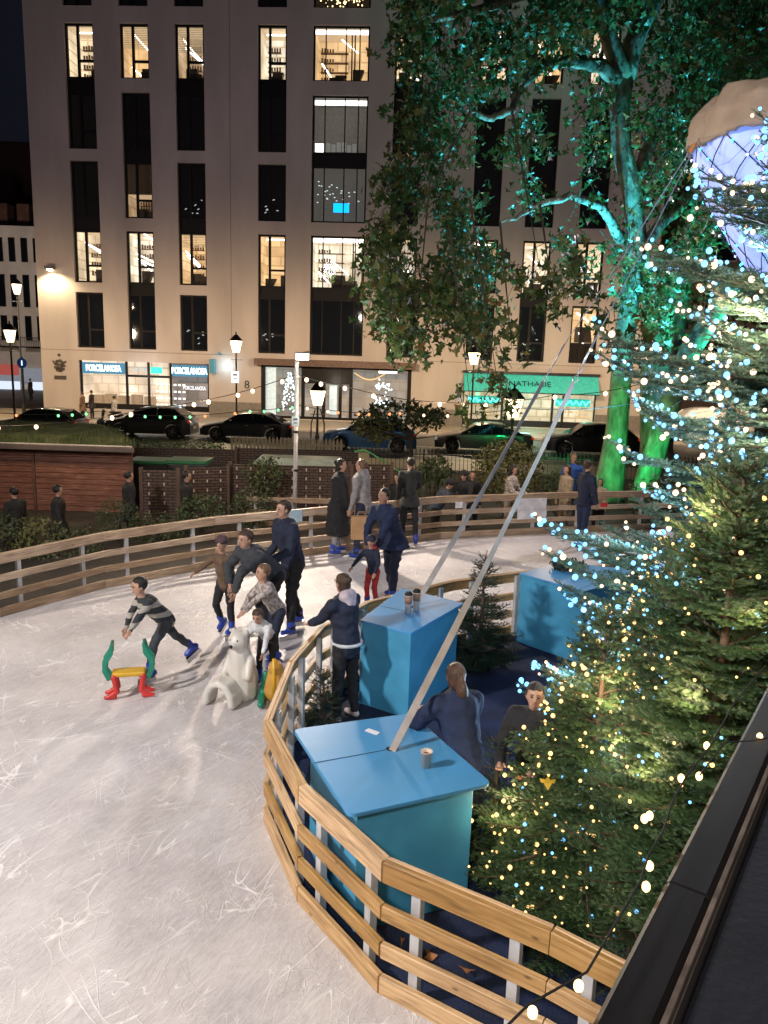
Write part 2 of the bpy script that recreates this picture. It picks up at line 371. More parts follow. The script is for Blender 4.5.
# ================================================================ OFFICE BUILDING
stone = M('pale_render', (.40, .345, .31), .8, var=.13, sc=.6, bump=.15, bsc=25, stretch=(1, 1, .25))
frame_m = M('bronze_frame', (.006, .005, .005), .6, 0, var=.2, spec=.2)
def glassy(name, c, a, rough=.04):
    m, n, b = nt(name); L = n.links; b.inputs['Base Color'].default_value = col4(c); b.inputs['Roughness'].default_value = rough; b.inputs['Alpha'].default_value = a
    b.inputs['Specular IOR Level'].default_value = .7
    m.node_tree.nodes['Principled BSDF']
    return m
pane_lit = glassy('clear_glass', (.02, .02, .02), .12); pane_dark = glassy('dark_glass', (.006, .008, .012), .93)
darkroom = M('unlit_room', (.02, .02, .022), .8, var=.4)
def room_mat(name, c, s, seed):  # room surfaces emit a patchy glow in place of real interior lighting
    m, n, b = nt(name); L = n.links; b.inputs['Base Color'].default_value = (.3, .25, .2, 1)
    tc = n.nodes.new('ShaderNodeTexCoord'); br = n.nodes.new('ShaderNodeTexBrick'); br.inputs['Scale'].default_value = .42; br.offset = .37; br.squash = .6
    br.inputs['Color1'].default_value = (1, 1, 1, 1); br.inputs['Color2'].default_value = (.72, .68, .62, 1); br.inputs['Mortar'].default_value = (.55, .5, .4, 1); br.inputs['Mortar Size'].default_value = .02
    mp = n.nodes.new('ShaderNodeMapping'); mp.inputs['Rotation'].default_value = (PI/2, 0, 0); mp.inputs['Location'].default_value = (seed*3.3, seed*1.1, 0); L.new(tc.outputs['Object'], mp.inputs[0]); L.new(mp.outputs[0], br.inputs[0])
    nz = n.nodes.new('ShaderNodeTexNoise'); nz.inputs['Scale'].default_value = .7; L.new(tc.outputs['Object'], nz.inputs[0])
    mx = n.nodes.new('ShaderNodeMix'); mx.data_type = 'RGBA'; mx.blend_type = 'MULTIPLY'; mx.inputs[0].default_value = 1; mx.inputs[6].default_value = col4(c); L.new(br.outputs[0], mx.inputs[7])
    L.new(mx.outputs[2], b.inputs['Emission Color']); 
    mr = n.nodes.new('ShaderNodeMapRange'); mr.inputs[1].default_value = .3; mr.inputs[2].default_value = .7; mr.inputs[3].default_value = s*.5; mr.inputs[4].default_value = s*1.3; L.new(nz.outputs[0], mr.inputs[0]); L.new(mr.outputs[0], b.inputs['Emission Strength'])
    m.cycles.emission_sampling = 'NONE'; return m
rooms = [room_mat('lit_office_%s' % k, c, s, i) for i, (k, c, s) in enumerate((('amber', (.95, .62, .30), .9), ('cream', (1, .82, .55), .95), ('grey', (.8, .74, .62), .7), ('tan', (.75, .52, .30), .6), ('white', (1, .9, .72), 1.1)))]
strip_m = EM('light_strip', (1, .95, .85), 4.5); ceil_m = M('office_ceiling', (.4, .33, .25), .8, em=(.9, .65, .38), es=.45)  # ceiling glow is painted on as emission; only the strips are lamps
blue_screen = EM('blue_screen', (.0, .35, .9), 2.2); dim_m = M('dim_office', (.1, .09, .08), .8, em=(.5, .45, .38), es=.12)
furn = M('office_furniture', (.03, .025, .02), .6); green_leaf = M('indoor_plant', (.1, .25, .04), .6, em=(.25, .45, .08), es=.25)
off = thing('office_building', 'pale stone office block with tall paired windows and shopfronts at street level', 'building', FP(0, -.9))
ZT = 36.; cols = {}
def U(x): return FU(x, 260)[0]
rowz = {}
for k, (a, c) in enumerate([(-47, 7), (24, 80), (94, 152), (164, 221), (234, 287), (297, 353)]): rowz[k] = (FU(258, a)[1], FU(258, c)[1])
C = dict(A=(74, 101.5), B=(126.5, 154), C=(179, 206.5), D=(258, 285.5), E=(310.5, 364.5), F=(389, 416.5), G=(470, 497.5), H=(522.5, 550.5), I=(576, 603.5))
C = {k: (U(a), U(c)) for k, (a, c) in C.items()}
opens = []   # (u0,u1,z0,z1)
def bay(col, r0, r1, kinds):
    """one opening spanning rows r0..r1 (top to bottom); kinds per row"""
    u0, u1 = C[col]; zt = rowz[r0][0]; zb = rowz[r1][1]; opens.append((u0, u1, zb, zt))
    return (col, u0, u1, r0, r1, kinds)
bays = []
T = {'A': [((0, 0), 'd'), ((1, 2), 'Ld'), ((3, 4), 'dL'), ((5, 5), 'd')],
     'B': [((0, 0), 'd'), ((1, 1), 'L'), ((2, 3), 'db'), ((4, 5), 'Ld')],
     'C': [((0, 0), 'd'), ((1, 2), 'Ld'), ((3, 4), 'dL'), ((5, 5), 'd')],
     'D': [((0, 0), 'd'), ((1, 2), 'Ld'), ((3, 3), 'd'), ((4, 5), 'Ld')],
     'E': [((0, 0), 'g'), ((1, 1), 'L'), ((2, 3), 'ms'), ((4, 5), 'Ld')],
     'F': [((0, 0), 'd'), ((1, 2), 'Ld'), ((3, 3), 'd'), ((4, 5), 'Ld')],
     'G': [((0, 0), 'd'), ((1, 1), 'L'), ((2, 3), 'dd'), ((4, 4), 'L'), ((5, 5), 'd')],
     'H': [((0, 0), 'd'), ((1, 1), 'L'), ((2, 3), 'dd'), ((4, 5), 'Ld')],
     'I': [((0, 0), 'd'), ((1, 1), 'L'), ((2, 3), 'dd'), ((4, 4), 'L'), ((5, 5), 'h')]}
for k, l in T.items():
    for (r0, r1), kk in l: bays.append(bay(k, r0, r1, kk))
# upper rows out of frame keep the grid going
for k in C: opens.append((C[k][0], C[k][1], rowz[0][0]+1.2, rowz[0][0]+5.2))
def R_(x0, y0, x1, y1):
    a = FU(x0, y1); c = FU(x1, y0); return (a[0], c[0], a[1], c[1])
shop1 = (FU(80, 390)[0], FU(209, 390)[0], -.5, FU(140, 362)[1]); entr = (FU(261, 390)[0], FU(411, 390)[0], -.7, FU(330, 367)[1]); shop2 = (FU(463, 400)[0], FU(596, 400)[0], -.7, FU(530, 374)[1])
opens += [shop1, entr, shop2]
uL = FU(43, 390)[0]; uR = FU(655, 300)[0]
us = sorted(set([uL, uR]+[o[0] for o in opens]+[o[1] for o in opens])); zs = sorted(set([-.9, ZT]+[o[2] for o in opens]+[o[3] for o in opens]))
b = MB()
for i in range(len(us)-1):
    for j in range(len(zs)-1):
        um, zm = (us[i]+us[i+1])/2, (zs[j]+zs[j+1])/2
        if any(o[0] < um < o[1] and o[2] < zm < o[3] for o in opens): continue
        b.add([FP(us[i], zs[j]), FP(us[i+1], zs[j]), FP(us[i+1], zs[j+1]), FP(us[i], zs[j+1])], [(0, 1, 2, 3)])
for (a, c, z0, z1) in opens:
    for p, q in (((a, z0), (c, z0)), ((c, z0), (c, z1)), ((c, z1), (a, z1)), ((a, z1), (a, z0))):
        b.add([FP(p[0], p[1]), FP(q[0], q[1]), FP(q[0], q[1], -.45), FP(p[0], p[1], -.45)], [(0, 3, 2, 1)])
b.add([FP(uL, -.9), FP(uL, ZT), FP(uL, ZT, -22), FP(uL, -.9, -22)], [(0, 1, 2, 3)]); b.add([FP(uR, -.9), FP(uR, ZT), FP(uR, ZT, -22), FP(uR, -.9, -22)], [(3, 2, 1, 0)])
b.add([FP(uL, ZT), FP(uR, ZT), FP(uR, ZT, -22), FP(uL, ZT, -22)], [(0, 1, 2, 3)]); b.add([FP(uL, -.9, -22), FP(uR, -.9, -22), FP(uR, ZT, -22), FP(uL, ZT, -22)], [(3, 2, 1, 0)])
b.build('wall', stone, off)
def fbox(b, u0, u1, z0, z1, d0, d1): b.plate([FP(u0, z0, d0), FP(u1, z0, d0), FP(u1, z1, d0), FP(u0, z1, d0)], FN*(d1-d0))
jb = MB()
for u in (U(231), U(448)): fbox(jb, u-.02, u+.02, FU(231, 352)[1] if u < 0 else FU(448, 350)[1], ZT-.5, .002, .006)
zj = FU(200, 354)[1]
for a, c in ((uL+.02, shop1[1]+1.5), (FU(420, 360)[0], uR-.02)): fbox(jb, a, c, zj-.02, zj+.02, .002, .006)
jb.build('wall_joint', M('joint', (.2, .17, .15), .8), off)
def interior(win, u0, u1, z0, z1, seed, kind):
    rr = random.Random(seed); dep = 2.6
    b = MB(); mat = rooms[rr.randrange(5)] if kind == 'L' else dim_m
    P = lambda u, z, d: FP(u, z, -d)
    b.add([P(u0, z0, dep), P(u1, z0, dep), P(u1, z1, dep), P(u0, z1, dep)], [(0, 1, 2, 3)])
    b.add([P(u0, z0, .5), P(u0, z0, dep), P(u0, z1, dep), P(u0, z1, .5)], [(0, 1, 2, 3)]); b.add([P(u1, z0, .5), P(u1, z0, dep), P(u1, z1, dep), P(u1, z1, .5)], [(3, 2, 1, 0)])
    b.build('room', mat, win)
    b = MB(); b.add([P(u0, z1, .5), P(u1, z1, .5), P(u1, z1, dep), P(u0, z1, dep)], [(3, 2, 1, 0)]); b.add([P(u0, z0, .5), P(u1, z0, .5), P(u1, z0, dep), P(u0, z0, dep)], [(0, 1, 2, 3)])
    b.build('ceiling', ceil_m if kind == 'L' else dim_m, win)
    b = MB()
    if kind == 'L':
        wide = u1-u0 > 2.6
        if wide or seed % 4 == 0: b.plate([P(u0+.05, z1-.32, .55), P(u1-.05, z1-.32, .55), P(u1-.05, z1-.1, .55), P(u0+.05, z1-.1, .55)], FN*-.05)
        for k in range(rr.choice((0, 1, 2, 3)) if not wide else 2):
            x = u0+(u1-u0)*rr.uniform(.1, .5); zz = z1-rr.uniform(.3, 2.2); ln = rr.uniform(.5, 1.)
            b.tube([P(x, zz, .7+.3*k), P(min(u1-.1, x+ln), zz-rr.uniform(.4, .8), 2.0)], .045, 6)
        if not b.v: b.plate([P(u0+.3, z1-.2, 1.2), P(u1-.2, z1-.2, 1.2), P(u1-.2, z1-.12, 1.2), P(u0+.3, z1-.12, 1.2)], FN*-.05)
        b.build('ceiling_light', strip_m, win)
        if rr.random() < .35 and not wide:
            b = MB(); zb_ = z1-(z1-z0)*rr.uniform(.15, .5); k_ = z1-.12
            while k_ > zb_: fbox(b, u0+.12, u1-.12, k_-.05, k_, -.46, -.44); k_ -= .1
            b.build('blind', M('roller_blind', (.5, .42, .3), .8, em=(.9, .7, .42), es=.3), win)
        if rr.random() < .5:
            b = MB()
            for s_ in range(4):
                zz = z0+(z1-z0)*(.2+.18*s_); b.plate([P(u0+.15, zz, 2.3), P(u0+(u1-u0)*.55, zz, 2.3), P(u0+(u1-u0)*.55, zz+.05, 2.3), P(u0+.15, zz+.05, 2.3)], FN*-.25)
                for q in range(5): x = u0+.25+q*.17; b.box(P(x, zz+.16, 2.3), (.1, .1, rr.uniform(.12, .3)))
            b.build('shelves', M('office_shelf', (.12, .07, .04), .7), win)
        b = MB()
        for k in range(3 if wide else 2):
            x = u0+(u1-u0)*rr.uniform(.1, .8); hh = rr.uniform(.5, 1.); b.plate([P(x, z0, 1.), P(min(x+rr.uniform(.3, .9), u1), z0, 1.), P(min(x+.7, u1), z0+hh, 1.), P(x, z0+hh, 1.)], FN*-.4)
        if wide:
            for k in range(2): x = u0+(u1-u0)*rr.uniform(.55, .95); b.tube([P(x, z0, 1.2), P(x, z1, 1.2)], .05, 5)
        b.build('furniture', furn, win)
wi = 0; AX = Matrix.Rotation(PI/2, 3, 'X'); FR = Matrix.Rotation(rad(-3), 3, 'Z') @ AX
for (cn, u0, u1, r0, r1, kk) in bays:
    for r, k in zip(range(r0, r1+1), kk):
        z1, z0 = rowz[r]
        if r > r0: z1 = rowz[r-1][1]          # spandrel joins the panes of one tall bay
        zsill = rowz[r][1]; zt = rowz[r][0]
        b = MB(); fw = .11; wide = u1-u0 > 2.6
        for (a, c, e, g) in ((u0, u0+fw, z0, z1), (u1-fw, u1, z0, z1), (u0+fw, u1-fw, z0, z0+fw), (u0+fw, u1-fw, zt-fw, zt)): fbox(b, a, c, e, g, -.38, -.2)
        if z1 > zt+.05: fbox(b, u0+fw, u1-fw, zt, z1, -.40, -.30)
        if wide:
            for f in (.22, .58, .82): x = u0+(u1-u0)*f; fbox(b, x-.03, x+.03, z0+fw, zt-fw, -.36, -.24)
        else:
            x = u0+(u1-u0)*(.42 if cn in 'ABCGH' else .4); fbox(b, x-.07, x+.07, z0+fw, zt-fw, -.38, -.2)
            zz = z0+(zt-z0)*.33; fbox(b, x+.07, u1-fw, zz-.06, zz+.06, -.38, -.2)
        w_ = b.build('window', frame_m, off); wi += 1
        b = MB(); b.add([FP(u0+fw, z0+fw, -.3), FP(u1-fw, z0+fw, -.3), FP(u1-fw, zt-fw, -.3), FP(u0+fw, zt-fw, -.3)], [(0, 1, 2, 3)])
        b.build('pane', pane_lit if k in 'Lsmghb' else pane_dark, w_)
        if k == 'L': interior(w_, u0, u1, z0, zt, wi*7+r, 'L')
        elif k == 'h':
            interior(w_, u0, u1, z0+1.3, zt, wi*7, 'L')
        elif k == 'b': interior(w_, u0, u1, z0, z0+1.5, wi*5, 'L')
        elif k in 'sm':
            interior(w_, u0, u1, z0, zt, wi, 'd'); b = MB()
            if k == 's':
                b.plate([FP(u0+1.3, z0+.75, -.8), FP(u0+2.3, z0+.75, -.8), FP(u0+2.3, z0+1.3, -.8), FP(u0+1.3, z0+1.3, -.8)], FN*-.05); b.build('screen', blue_screen, w_)
                b = MB()
                for q in range(26): b.box(FP(rnd.uniform(u0+.1, u1-.1), z0+rnd.choice((1.6, 2.0, 2.5))+rnd.uniform(-.1, .1), -rnd.uniform(.6, 2.2)), (.1, .03, .05))
                b.build('small_lights', EM('cool_glints', (.6, .75, .8), 1.2), w_)
            else:
                b.plate([FP(u0+.1, zt-.42, -.5), FP(u1-.1, zt-.42, -.5), FP(u1-.1, zt-.16, -.5), FP(u0+.1, zt-.16, -.5)], FN*-.05)
                b.box(FP(u0+.35, z0+.4, -.9), (.5, .1, .7)); b.build('ceiling_light', strip_m, w_)
                b = MB(); 
                for q in range(6): b.box(FP(u0+.9+q*.33, z0+.2+rnd.random()*.4, -.9), (.25, .3, .5))
                b.build('furniture', M('pale_desk', (.3, .3, .28), .6, em=(.4, .4, .35), es=.3), w_)
        elif k == 'g':
            b = MB()
            for q in range(60): b.ell(FP((u0+u1)/2+rnd.gauss(0, .7), z0+.9+rnd.gauss(0, .25), -1.2+rnd.gauss(0, .3)), .05, n=5, m=4)
            b.build('chandelier', EM('chandelier_glow', (1, .75, .35), 3), w_)
        elif rnd.random() < .5 and r in (3, 5):
            b = MB()
            for q in range(6): b.box(FP(rnd.uniform(u0+.3, u1-.3), z0+rnd.uniform(.4, 1.4), -.27), (.14, .01, .05), Matrix.Rotation(rnd.uniform(-.6, .6), 3, 'Y'))
            b.build('reflected_glint', EM('soft_glint', (.8, .85, .8), .5), w_)
# plants in two windows
for cn, dz in (('E', .6), ('I', .5)):
    u0, u1 = C[cn]; z0 = rowz[4][1]; b = MB()
    for q in range(26 if cn == 'E' else 12):
        p = FP(u0+(u1-u0)*(.35 if cn == 'E' else .25)+rnd.gauss(0, .22), z0+.9+rnd.gauss(0, .3), -.9); d = Vector((rnd.uniform(-1, 1), 0, rnd.uniform(.2, 1)))*.35
        b.add([p, p+d*.5+Vector((.06, 0, -.04)), p+d, p+d*.5-Vector((.06, 0, -.04))], [(0, 1, 2, 3)])
    b.build('indoor_plant', green_leaf, off)
# ledge over the entrance, plinth
b = MB(); z = entr[3]; fbox(b, FU(256, 360)[0], FU(416, 360)[0], z+.0, z+.42, .02, .7); b.build('entrance_canopy', M('brown_canopy', (.09, .05, .035), .6, var=.3), off)
for a, c in ((FU(209, 400)[0]+.02, entr[0]-.02), (entr[1]+.02, shop2[0]-.02), (shop2[1]+.02, uR)): b = MB(); fbox(b, a, c, -.88, .25, .01, .05); b.build('plinth', M('grey_plinth', (.16, .14, .12), .7), off)
# shopfront 1
cyan_w = EM('sign_white_blue', (.75, .93, 1), 4.5); cyan_d = EM('sign_band_blue', (.03, .26, .42), .8)
shopint = room_mat('shop_interior', (1, .85, .68), .95, 5); shopint2 = room_mat('shop_grey_interior', (.5, .5, .55), .32, 8); shopint3 = room_mat('lobby_interior', (.42, .42, .42), .45, 3)
def showroom(u0, u1, z0, z1, dep, mat, name='shop_interior'):
    b = MB(); P = lambda u, z, d: FP(u, z, -d)
    b.add([P(u0, z0, dep), P(u1, z0, dep), P(u1, z1, dep), P(u0, z1, dep)], [(0, 1, 2, 3)]); b.add([P(u0, z1, .46), P(u1, z1, .46), P(u1, z1, dep), P(u0, z1, dep)], [(3, 2, 1, 0)])
    b.add([P(u0, z0, .46), P(u1, z0, .46), P(u1, z0, dep), P(u0, z0, dep)], [(0, 1, 2, 3)]); b.add([P(u0, z0, .46), P(u0, z0, dep), P(u0, z1, dep), P(u0, z1, .46)], [(0, 1, 2, 3)]); b.add([P(u1, z0, .46), P(u1, z0, dep), P(u1, z1, dep), P(u1, z1, .46)], [(3, 2, 1, 0)])
    return b.build(name, mat, off)
u0, u1, z0, z1 = shop1; d1, d2 = u0+(u1-u0)*.36, u0+(u1-u0)*.70
showroom(u0, d2, z0, z1, 3, shopint); showroom(d2+.02, u1, z0, z1, 2.2, shopint2)
b = MB()
for x in (u0+.05, d1, (d1+d2)/2, d2, u1-.05): fbox(b, x-.06, x+.06, z0, z1, -.3, -.12)
fbox(b, d1, d2, z1-1.0, z1-.85, -.28, -.14); fbox(b, u0, u1, z0, z0+.35, -.28, -.1); b.build('shop_frame', frame_m, off)
for a, c in ((u0+.15, d1-.1), (d2+.1, u1-.15)):
    b = MB(); fbox(b, a, c, z1-.85, z1-.12, -.22, -.16); sg = b.build('shop_sign', cyan_d, off); text('lettering', 'PORCELANOSA', .56, FP((a+c)/2, z1-.5, -.12), FR @ Matrix.Diagonal((.60, 1, 1)), cyan_w, sg, bold=.012)
text('lettering', 'PORCELANOSA', .36, FP((d2+u1)/2+.3, z1-1.6, -.1), FR @ Matrix.Diagonal((.6, 1, 1)), EM('sign_white', (.9, .95, 1), 1.5), off)
text('lettering', 'PLAZA', .42, FP(d1+.9, z1-.48, -.12), FR @ Matrix.Diagonal((.8, 1, 1)), EM('sign_dim', (.3, .5, .6), 1), off)
b = MB(); fbox(b, d1+1.65, d1+2.4, z1-.72, z1-.3, -.2, -.12); b.build('exit_sign', EM('green_sign', (.0, .8, .45), 1.6), off)
b = MB()
for r in range(4):
    for k in range(7): fbox(b, d2-1.1+k*.3, d2-.92+k*.3, z1-1.5-r*.45, z1-1.38-r*.45, -.5, -.45)
b.build('product_display', EM('display_white', (1, .95, .9), 1.6), off)
b = MB()
for k in range(5): b.box(FP(u0+.8+k*.9, z0+.5+.1*(k % 2), -1.), (.7, .5, .7))
b.build('shop_furniture', M('shop_furn', (.3, .22, .15), .6, em=(.5, .35, .22), es=.25), off)
b = MB(); b.add([FP(u0, z0+.3, -.2), FP(u1, z0+.3, -.2), FP(u1, z1, -.2), FP(u0, z1, -.2)], [(0, 1, 2, 3)]); b.build('shop_glass', pane_lit, off)
# entrance lobby
u0, u1, z0, z1 = entr; showroom(u0, u1, z0, z1, 3, shopint3, 'lobby_interior')
b = MB(); W = u1-u0
for f in (0, .28, .42, .53, .6, 1): x = u0+W*f; fbox(b, x-(.1 if f < 1 else .25), x+(.1 if f else .25), z0, z1, -.3, -.05)
fbox(b, u0+W*.28, u0+W*.6, z1-1.1, z1, -.28, -.08); fbox(b, u0, u1, z1-.12, z1, -.3, -.06); fbox(b, u0, u1, z0, z0+.15, -.3, -.06); b.build('entrance_frame', frame_m, off)
b = MB(); fbox(b, u0+.15, u0+W*.09, z0+.1, z1-.15, -.6, -.4); fbox(b, u0+W*.45, u0+W*.5, z0+.3, z1-1.2, -.9, -.7); b.build('lit_panel', M('pale_panel', (.5, .55, .55), .6, em=(.6, .75, .75), es=.7), off)
b = MB(); fbox(b, u0+W*.3, u0+W*.42, z1-.3, z1-.18, -.9, -.6); fbox(b, u0+W*.78, u0+W*.9, z1-.3, z1-.18, -.9, -.6); b.build('ceiling_light', strip_m, off)
def lit_fir(cu, z0, h, r, dd, n, name):
    b = MB()
    for q in range(n):
        t = rnd.random(); a = rnd.random()*2*PI; rr = r*(1-t)**.8+.06; b.ell(FP(cu+rr*math.cos(a), z0+t*h, -dd+rr*.5*math.sin(a)), .055, n=5, m=4)
    return b.build(name, EM('cold_white_bulbs', (.75, .95, 1), 2.6), off)
lit_fir(u0+W*.17, z0+.3, 2.7, .55, 1.2, 95, 'lobby_fir_lights'); 
for zc in (z0+2.3, z0+1.2):
    b = MB()
    for q in range(34): b.ell(FP(u0+W*.8+rnd.gauss(0, .28), zc+rnd.gauss(0, .18), -1.0), .06, n=5, m=4)
    b.build('lobby_ornament_lights', EM('cold_white_bulbs', (.75, .95, 1), 2.6), off)
b = MB()
for q in range(30): t = q/29; b.ell(FP(u0+W*(.62+.2*t), z1-.35-.5*math.sin(t*PI)*.8, -.5), .04, n=5, m=4)
b.build('garland', EM('garland_amber', (1, .55, .2), 1.6), off)
b = MB(); b.add([FP(u0, z0, -.2), FP(u1, z0, -.2), FP(u1, z1, -.2), FP(u0, z1, -.2)], [(0, 1, 2, 3)]); b.build('entrance_glass', pane_lit, off)
# shop 2 with turquoise awning
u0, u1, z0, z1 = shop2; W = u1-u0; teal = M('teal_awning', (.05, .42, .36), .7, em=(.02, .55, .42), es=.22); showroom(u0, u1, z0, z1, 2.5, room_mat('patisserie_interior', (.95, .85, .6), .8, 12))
b = MB(); b.plate([FP(u0, z1-.05, .05), FP(u1, z1-.05, .05), FP(u1, z1-1.15, .95), FP(u0, z1-1.15, .95)], FN*-.02); b.build('awning', teal, off)
b = MB(); fbox(b, u0-.1, u1+.1, z1-.05, z1+.12, .02, .25); fbox(b, u0, u1, z1-1.2, z1-1.14, .92, .98); b.build('awning_frame', black, off)
text('lettering', 'NATHALIE', .46, FP((u0+u1)/2-.1, z1-.62, .62), Matrix.Rotation(rad(-3), 3, 'Z') @ Matrix.Rotation(rad(52), 3, 'X') @ Matrix.Diagonal((1.25, 1.2, 1)), M('dark_lettering', (.01, .03, .03), .6), off)
b = MB()
for f in (0, .3, .38, .68, .76, 1): x = u0+W*f; fbox(b, x-.07, x+.07, z0, z1-.1, -.3, -.1)
fbox(b, u0, u1, z0, z0+.4, -.28, -.1); b.build('shop_frame', black, off)
for f0, f1 in ((.04, .28), (.7, .96)):
    b = MB(); cu = u0+W*(f0+f1)/2; a = []
    for k in range(40): t = k/39; a.append(FP(u0+W*(f0+(f1-f0)*t), z1-1.75+.13*math.sin(t*34)+.04*math.sin(t*77), -.05))
    b.tube(a, .035, 5); b.plate([FP(u0+W*f0, z1-2.0, -.12), FP(u0+W*f1, z1-2.0, -.12), FP(u0+W*f1, z1-1.5, -.12), FP(u0+W*f0, z1-1.5, -.12)], FN*-.02)
    b.mi = [0]*(len(b.mi)-6)+[1]*6; b.build('neon_sign', [EM('turquoise_neon', (.1, 1, .85), 3), M('neon_backing', (.02, .3, .26), .5, em=(0, .5, .4), es=.5)], off)
b = MB()
for k in range(90):
    f = rnd.choice((rnd.uniform(.03, .28), rnd.uniform(.7, .97))); b.box(FP(u0+W*f, z0+.7+rnd.randint(0, 4)*.27+.05, -.55), (rnd.uniform(.08, .2), .1, rnd.uniform(.07, .15)))
b.build('pastry_display', M('pastries', (.5, .3, .12), .6, hue=(.8, .6, .4), sc=2, em=(.8, .55, .25), es=.45), off)
b = MB(); b.add([FP(u0, z0+.3, -.2), FP(u1, z0+.3, -.2), FP(u1, z1, -.2), FP(u0, z1, -.2)], [(0, 1, 2, 3)]); b.build('shop_glass', pane_lit, off)
# number 8, crest, sign lamp, wall lamp
text('lettering', '8', .75, FP(*FU(247, 385), .02), FR, M('dark_lettering', (.01, .03, .03), .6), off)
cu, cz = FU(60, 368); b = MB(); 
for k in range(9):
    a = k*2*PI/9; b.ell(FP(cu+.28*math.cos(a), cz+.15+.33*math.sin(a), .06), (.13, .05, .1), n=8, m=5)
b.ell(FP(cu, cz+.1, .08), (.16, .08, .22), n=8, m=6); b.ell(FP(cu, cz+.85, .06), (.1, .05, .1), n=6, m=5); fbox(b, cu-.4, cu+.4, cz-.75, cz-.5, .01, .05)
b.tube([FP(cu-.45, cz+.45, .06), FP(cu, cz+.1, .08), FP(cu+.45, cz+.45, .06)], .05, 6); b.build('crest', M('dark_bronze', (.05, .04, .03), .5, .3), off)
cu, cz = FU(52, 268); b = MB(); b.box(FP(cu, cz, .3), (.5, .5, .18), FR @ AX.transposed()); wl = b.build('wall_lamp', M('lamp_body', (.1, .1, .1), .5), off)
b = MB(); b.ell(FP(cu, cz-.14, .32), (.2, .2, .08), n=10, m=6); b.build('lamp_glass', EM('wall_lamp_glow', (1, .85, .6), 10), wl)
cu, cz = FU(214, 366); b = MB(); b.box(FP(cu, cz, .4), (.3, .5, .9)); b.box(FP(cu+.4, cz+.8, .2), (.15, .4, .15)); b.build('wall_light', M('teal_lamp', (.02, .1, .12), .5, em=(.0, .2, .25), es=.5), off)
lamp('SPOT', FP(FU(52, 268)[0], FU(52, 268)[1]-.25, .55), 900, (1, .8, .48), FP(FU(52, 268)[0]+.3, FU(52, 268)[1]-5, .1), size=.15, spot=150, blend=.6, name='wall_lamp_light')
lamp('POINT', FP((shop1[0]+shop1[1])/2, 1.7, 1.2), 90, (.8, .92, 1), size=.5, name='shop_sign_light')
lamp('POINT', FP((shop2[0]+shop2[1])/2, 1.0, 1.2), 140, (.3, 1, .8), size=.5, name='awning_light')
lamp('POINT', FP((entr[0]+entr[1])/2, 1.8, .5), 60, (1, .9, .75), size=.4, name='entrance_light')
lamp('POINT', FP(shop1[1]+1.2, 2.6, .5), 40, (.55, .85, 1), size=.2, name='wall_light_light')

# ---- white terrace in the side street, dark block behind
def simple_building(name, label, x0, x1, y, z1, depth, mat, wins, wmat, fr=None, extra=None):
    t = thing(name, label, 'building', ((x0+x1)/2, y, -.9))
    b = MB(); b.box(((x0+x1)/2, y+depth/2, (z1-.9)/2), (x1-x0, depth, z1+.9)); b.build('wall', mat, t)
    for (wx, wz, ww, wh, lit) in wins:
        b = MB(); b.box((wx, y-.02, wz), (ww, .1, wh)); w_ = b.build('window', fr or frame_m, t)
        b = MB(); b.box((wx, y-.09, wz), (ww-.14, .02, wh-.14)); b.build('pane', lit or wmat, w_)
    return t
wht = M('white_stucco', (.5, .48, .47), .8, var=.15, sc=.6); brick_d = M('dark_brick', (.10, .05, .04), .85, var=.3, sc=2)
xl = lambda px, Y: A(px, 350, Y).x
Y = 78
wins = []
for i, px in enumerate((-30, -18, -6, 6, 18, 30, 42, 54)):
    for j, (zz, hh) in enumerate(((3.8+(347-262)/F*Y, 2.2), (3.8+(347-300)/F*Y, 3.0), (3.8+(347-335)/F*Y, 2.3))): wins.append((xl(px, Y), zz, .62, hh, None))
wt = simple_building('terrace_house', 'white stuccoed terrace with iron balconies beyond the street corner', xl(-60, Y), xl(70, Y), Y, 3.8+(347-240)/F*Y, 10, wht, wins, pane_dark)
b = MB()
for px in (6, 30, 42): 
    x = xl(px+6, Y); b.box((x, Y-.6, 3.2), (1.9, 1.1, .12))
    for k in range(12): b.tube([(x-.9+k*.165, Y-1.1, 3.2), (x-.9+k*.165, Y-1.1, 4.1)], .02, 4)
    b.box((x, Y-1.1, 4.1), (1.9, .06, .06))
b.build('balcony', black, wt)
b = MB(); b.box((xl(10, Y), Y-.3, .55), (11, .5, 1.3)); b.build('shop_fascia', M('shop_fascia', (.3, .32, .36), .6, em=(.35, .45, .6), es=.25), wt)
b = MB(); b.box((xl(4, Y), Y-.6, 1.0), (3.2, .1, 1.0)); b.build('shop_sign', M('red_sign', (.25, .05, .05), .6, em=(.5, .1, .08), es=.5), wt)
b = MB(); b.box((xl(4, Y), Y-.4, -.2), (3.0, .2, 1.6)); b.box((xl(40, Y), Y-.4, -.1), (2.2, .2, 1.8)); b.build('shop_window', EM('shop_glow', (.75, .85, 1), .9), wt)
b = MB()
for k in range(5): b.box((xl(-28+k*22, Y), Y+4, 3.8+(347-228)/F*Y), (1.2, 1.6, 2.6))
b.build('chimney', brick_d, wt)
Y = 100; simple_building('dark_brick_block', 'dark unlit brick block rising behind the white terrace', xl(-70, Y), xl(60, Y), Y, 3.8+(347-165)/F*Y, 12, M('unlit_brick', (.03, .014, .012), .9), [(xl(5, Y), 15, 1.2, 2.2, None), (xl(22, Y), 12, 1.2, 2.2, None)], pane_dark)
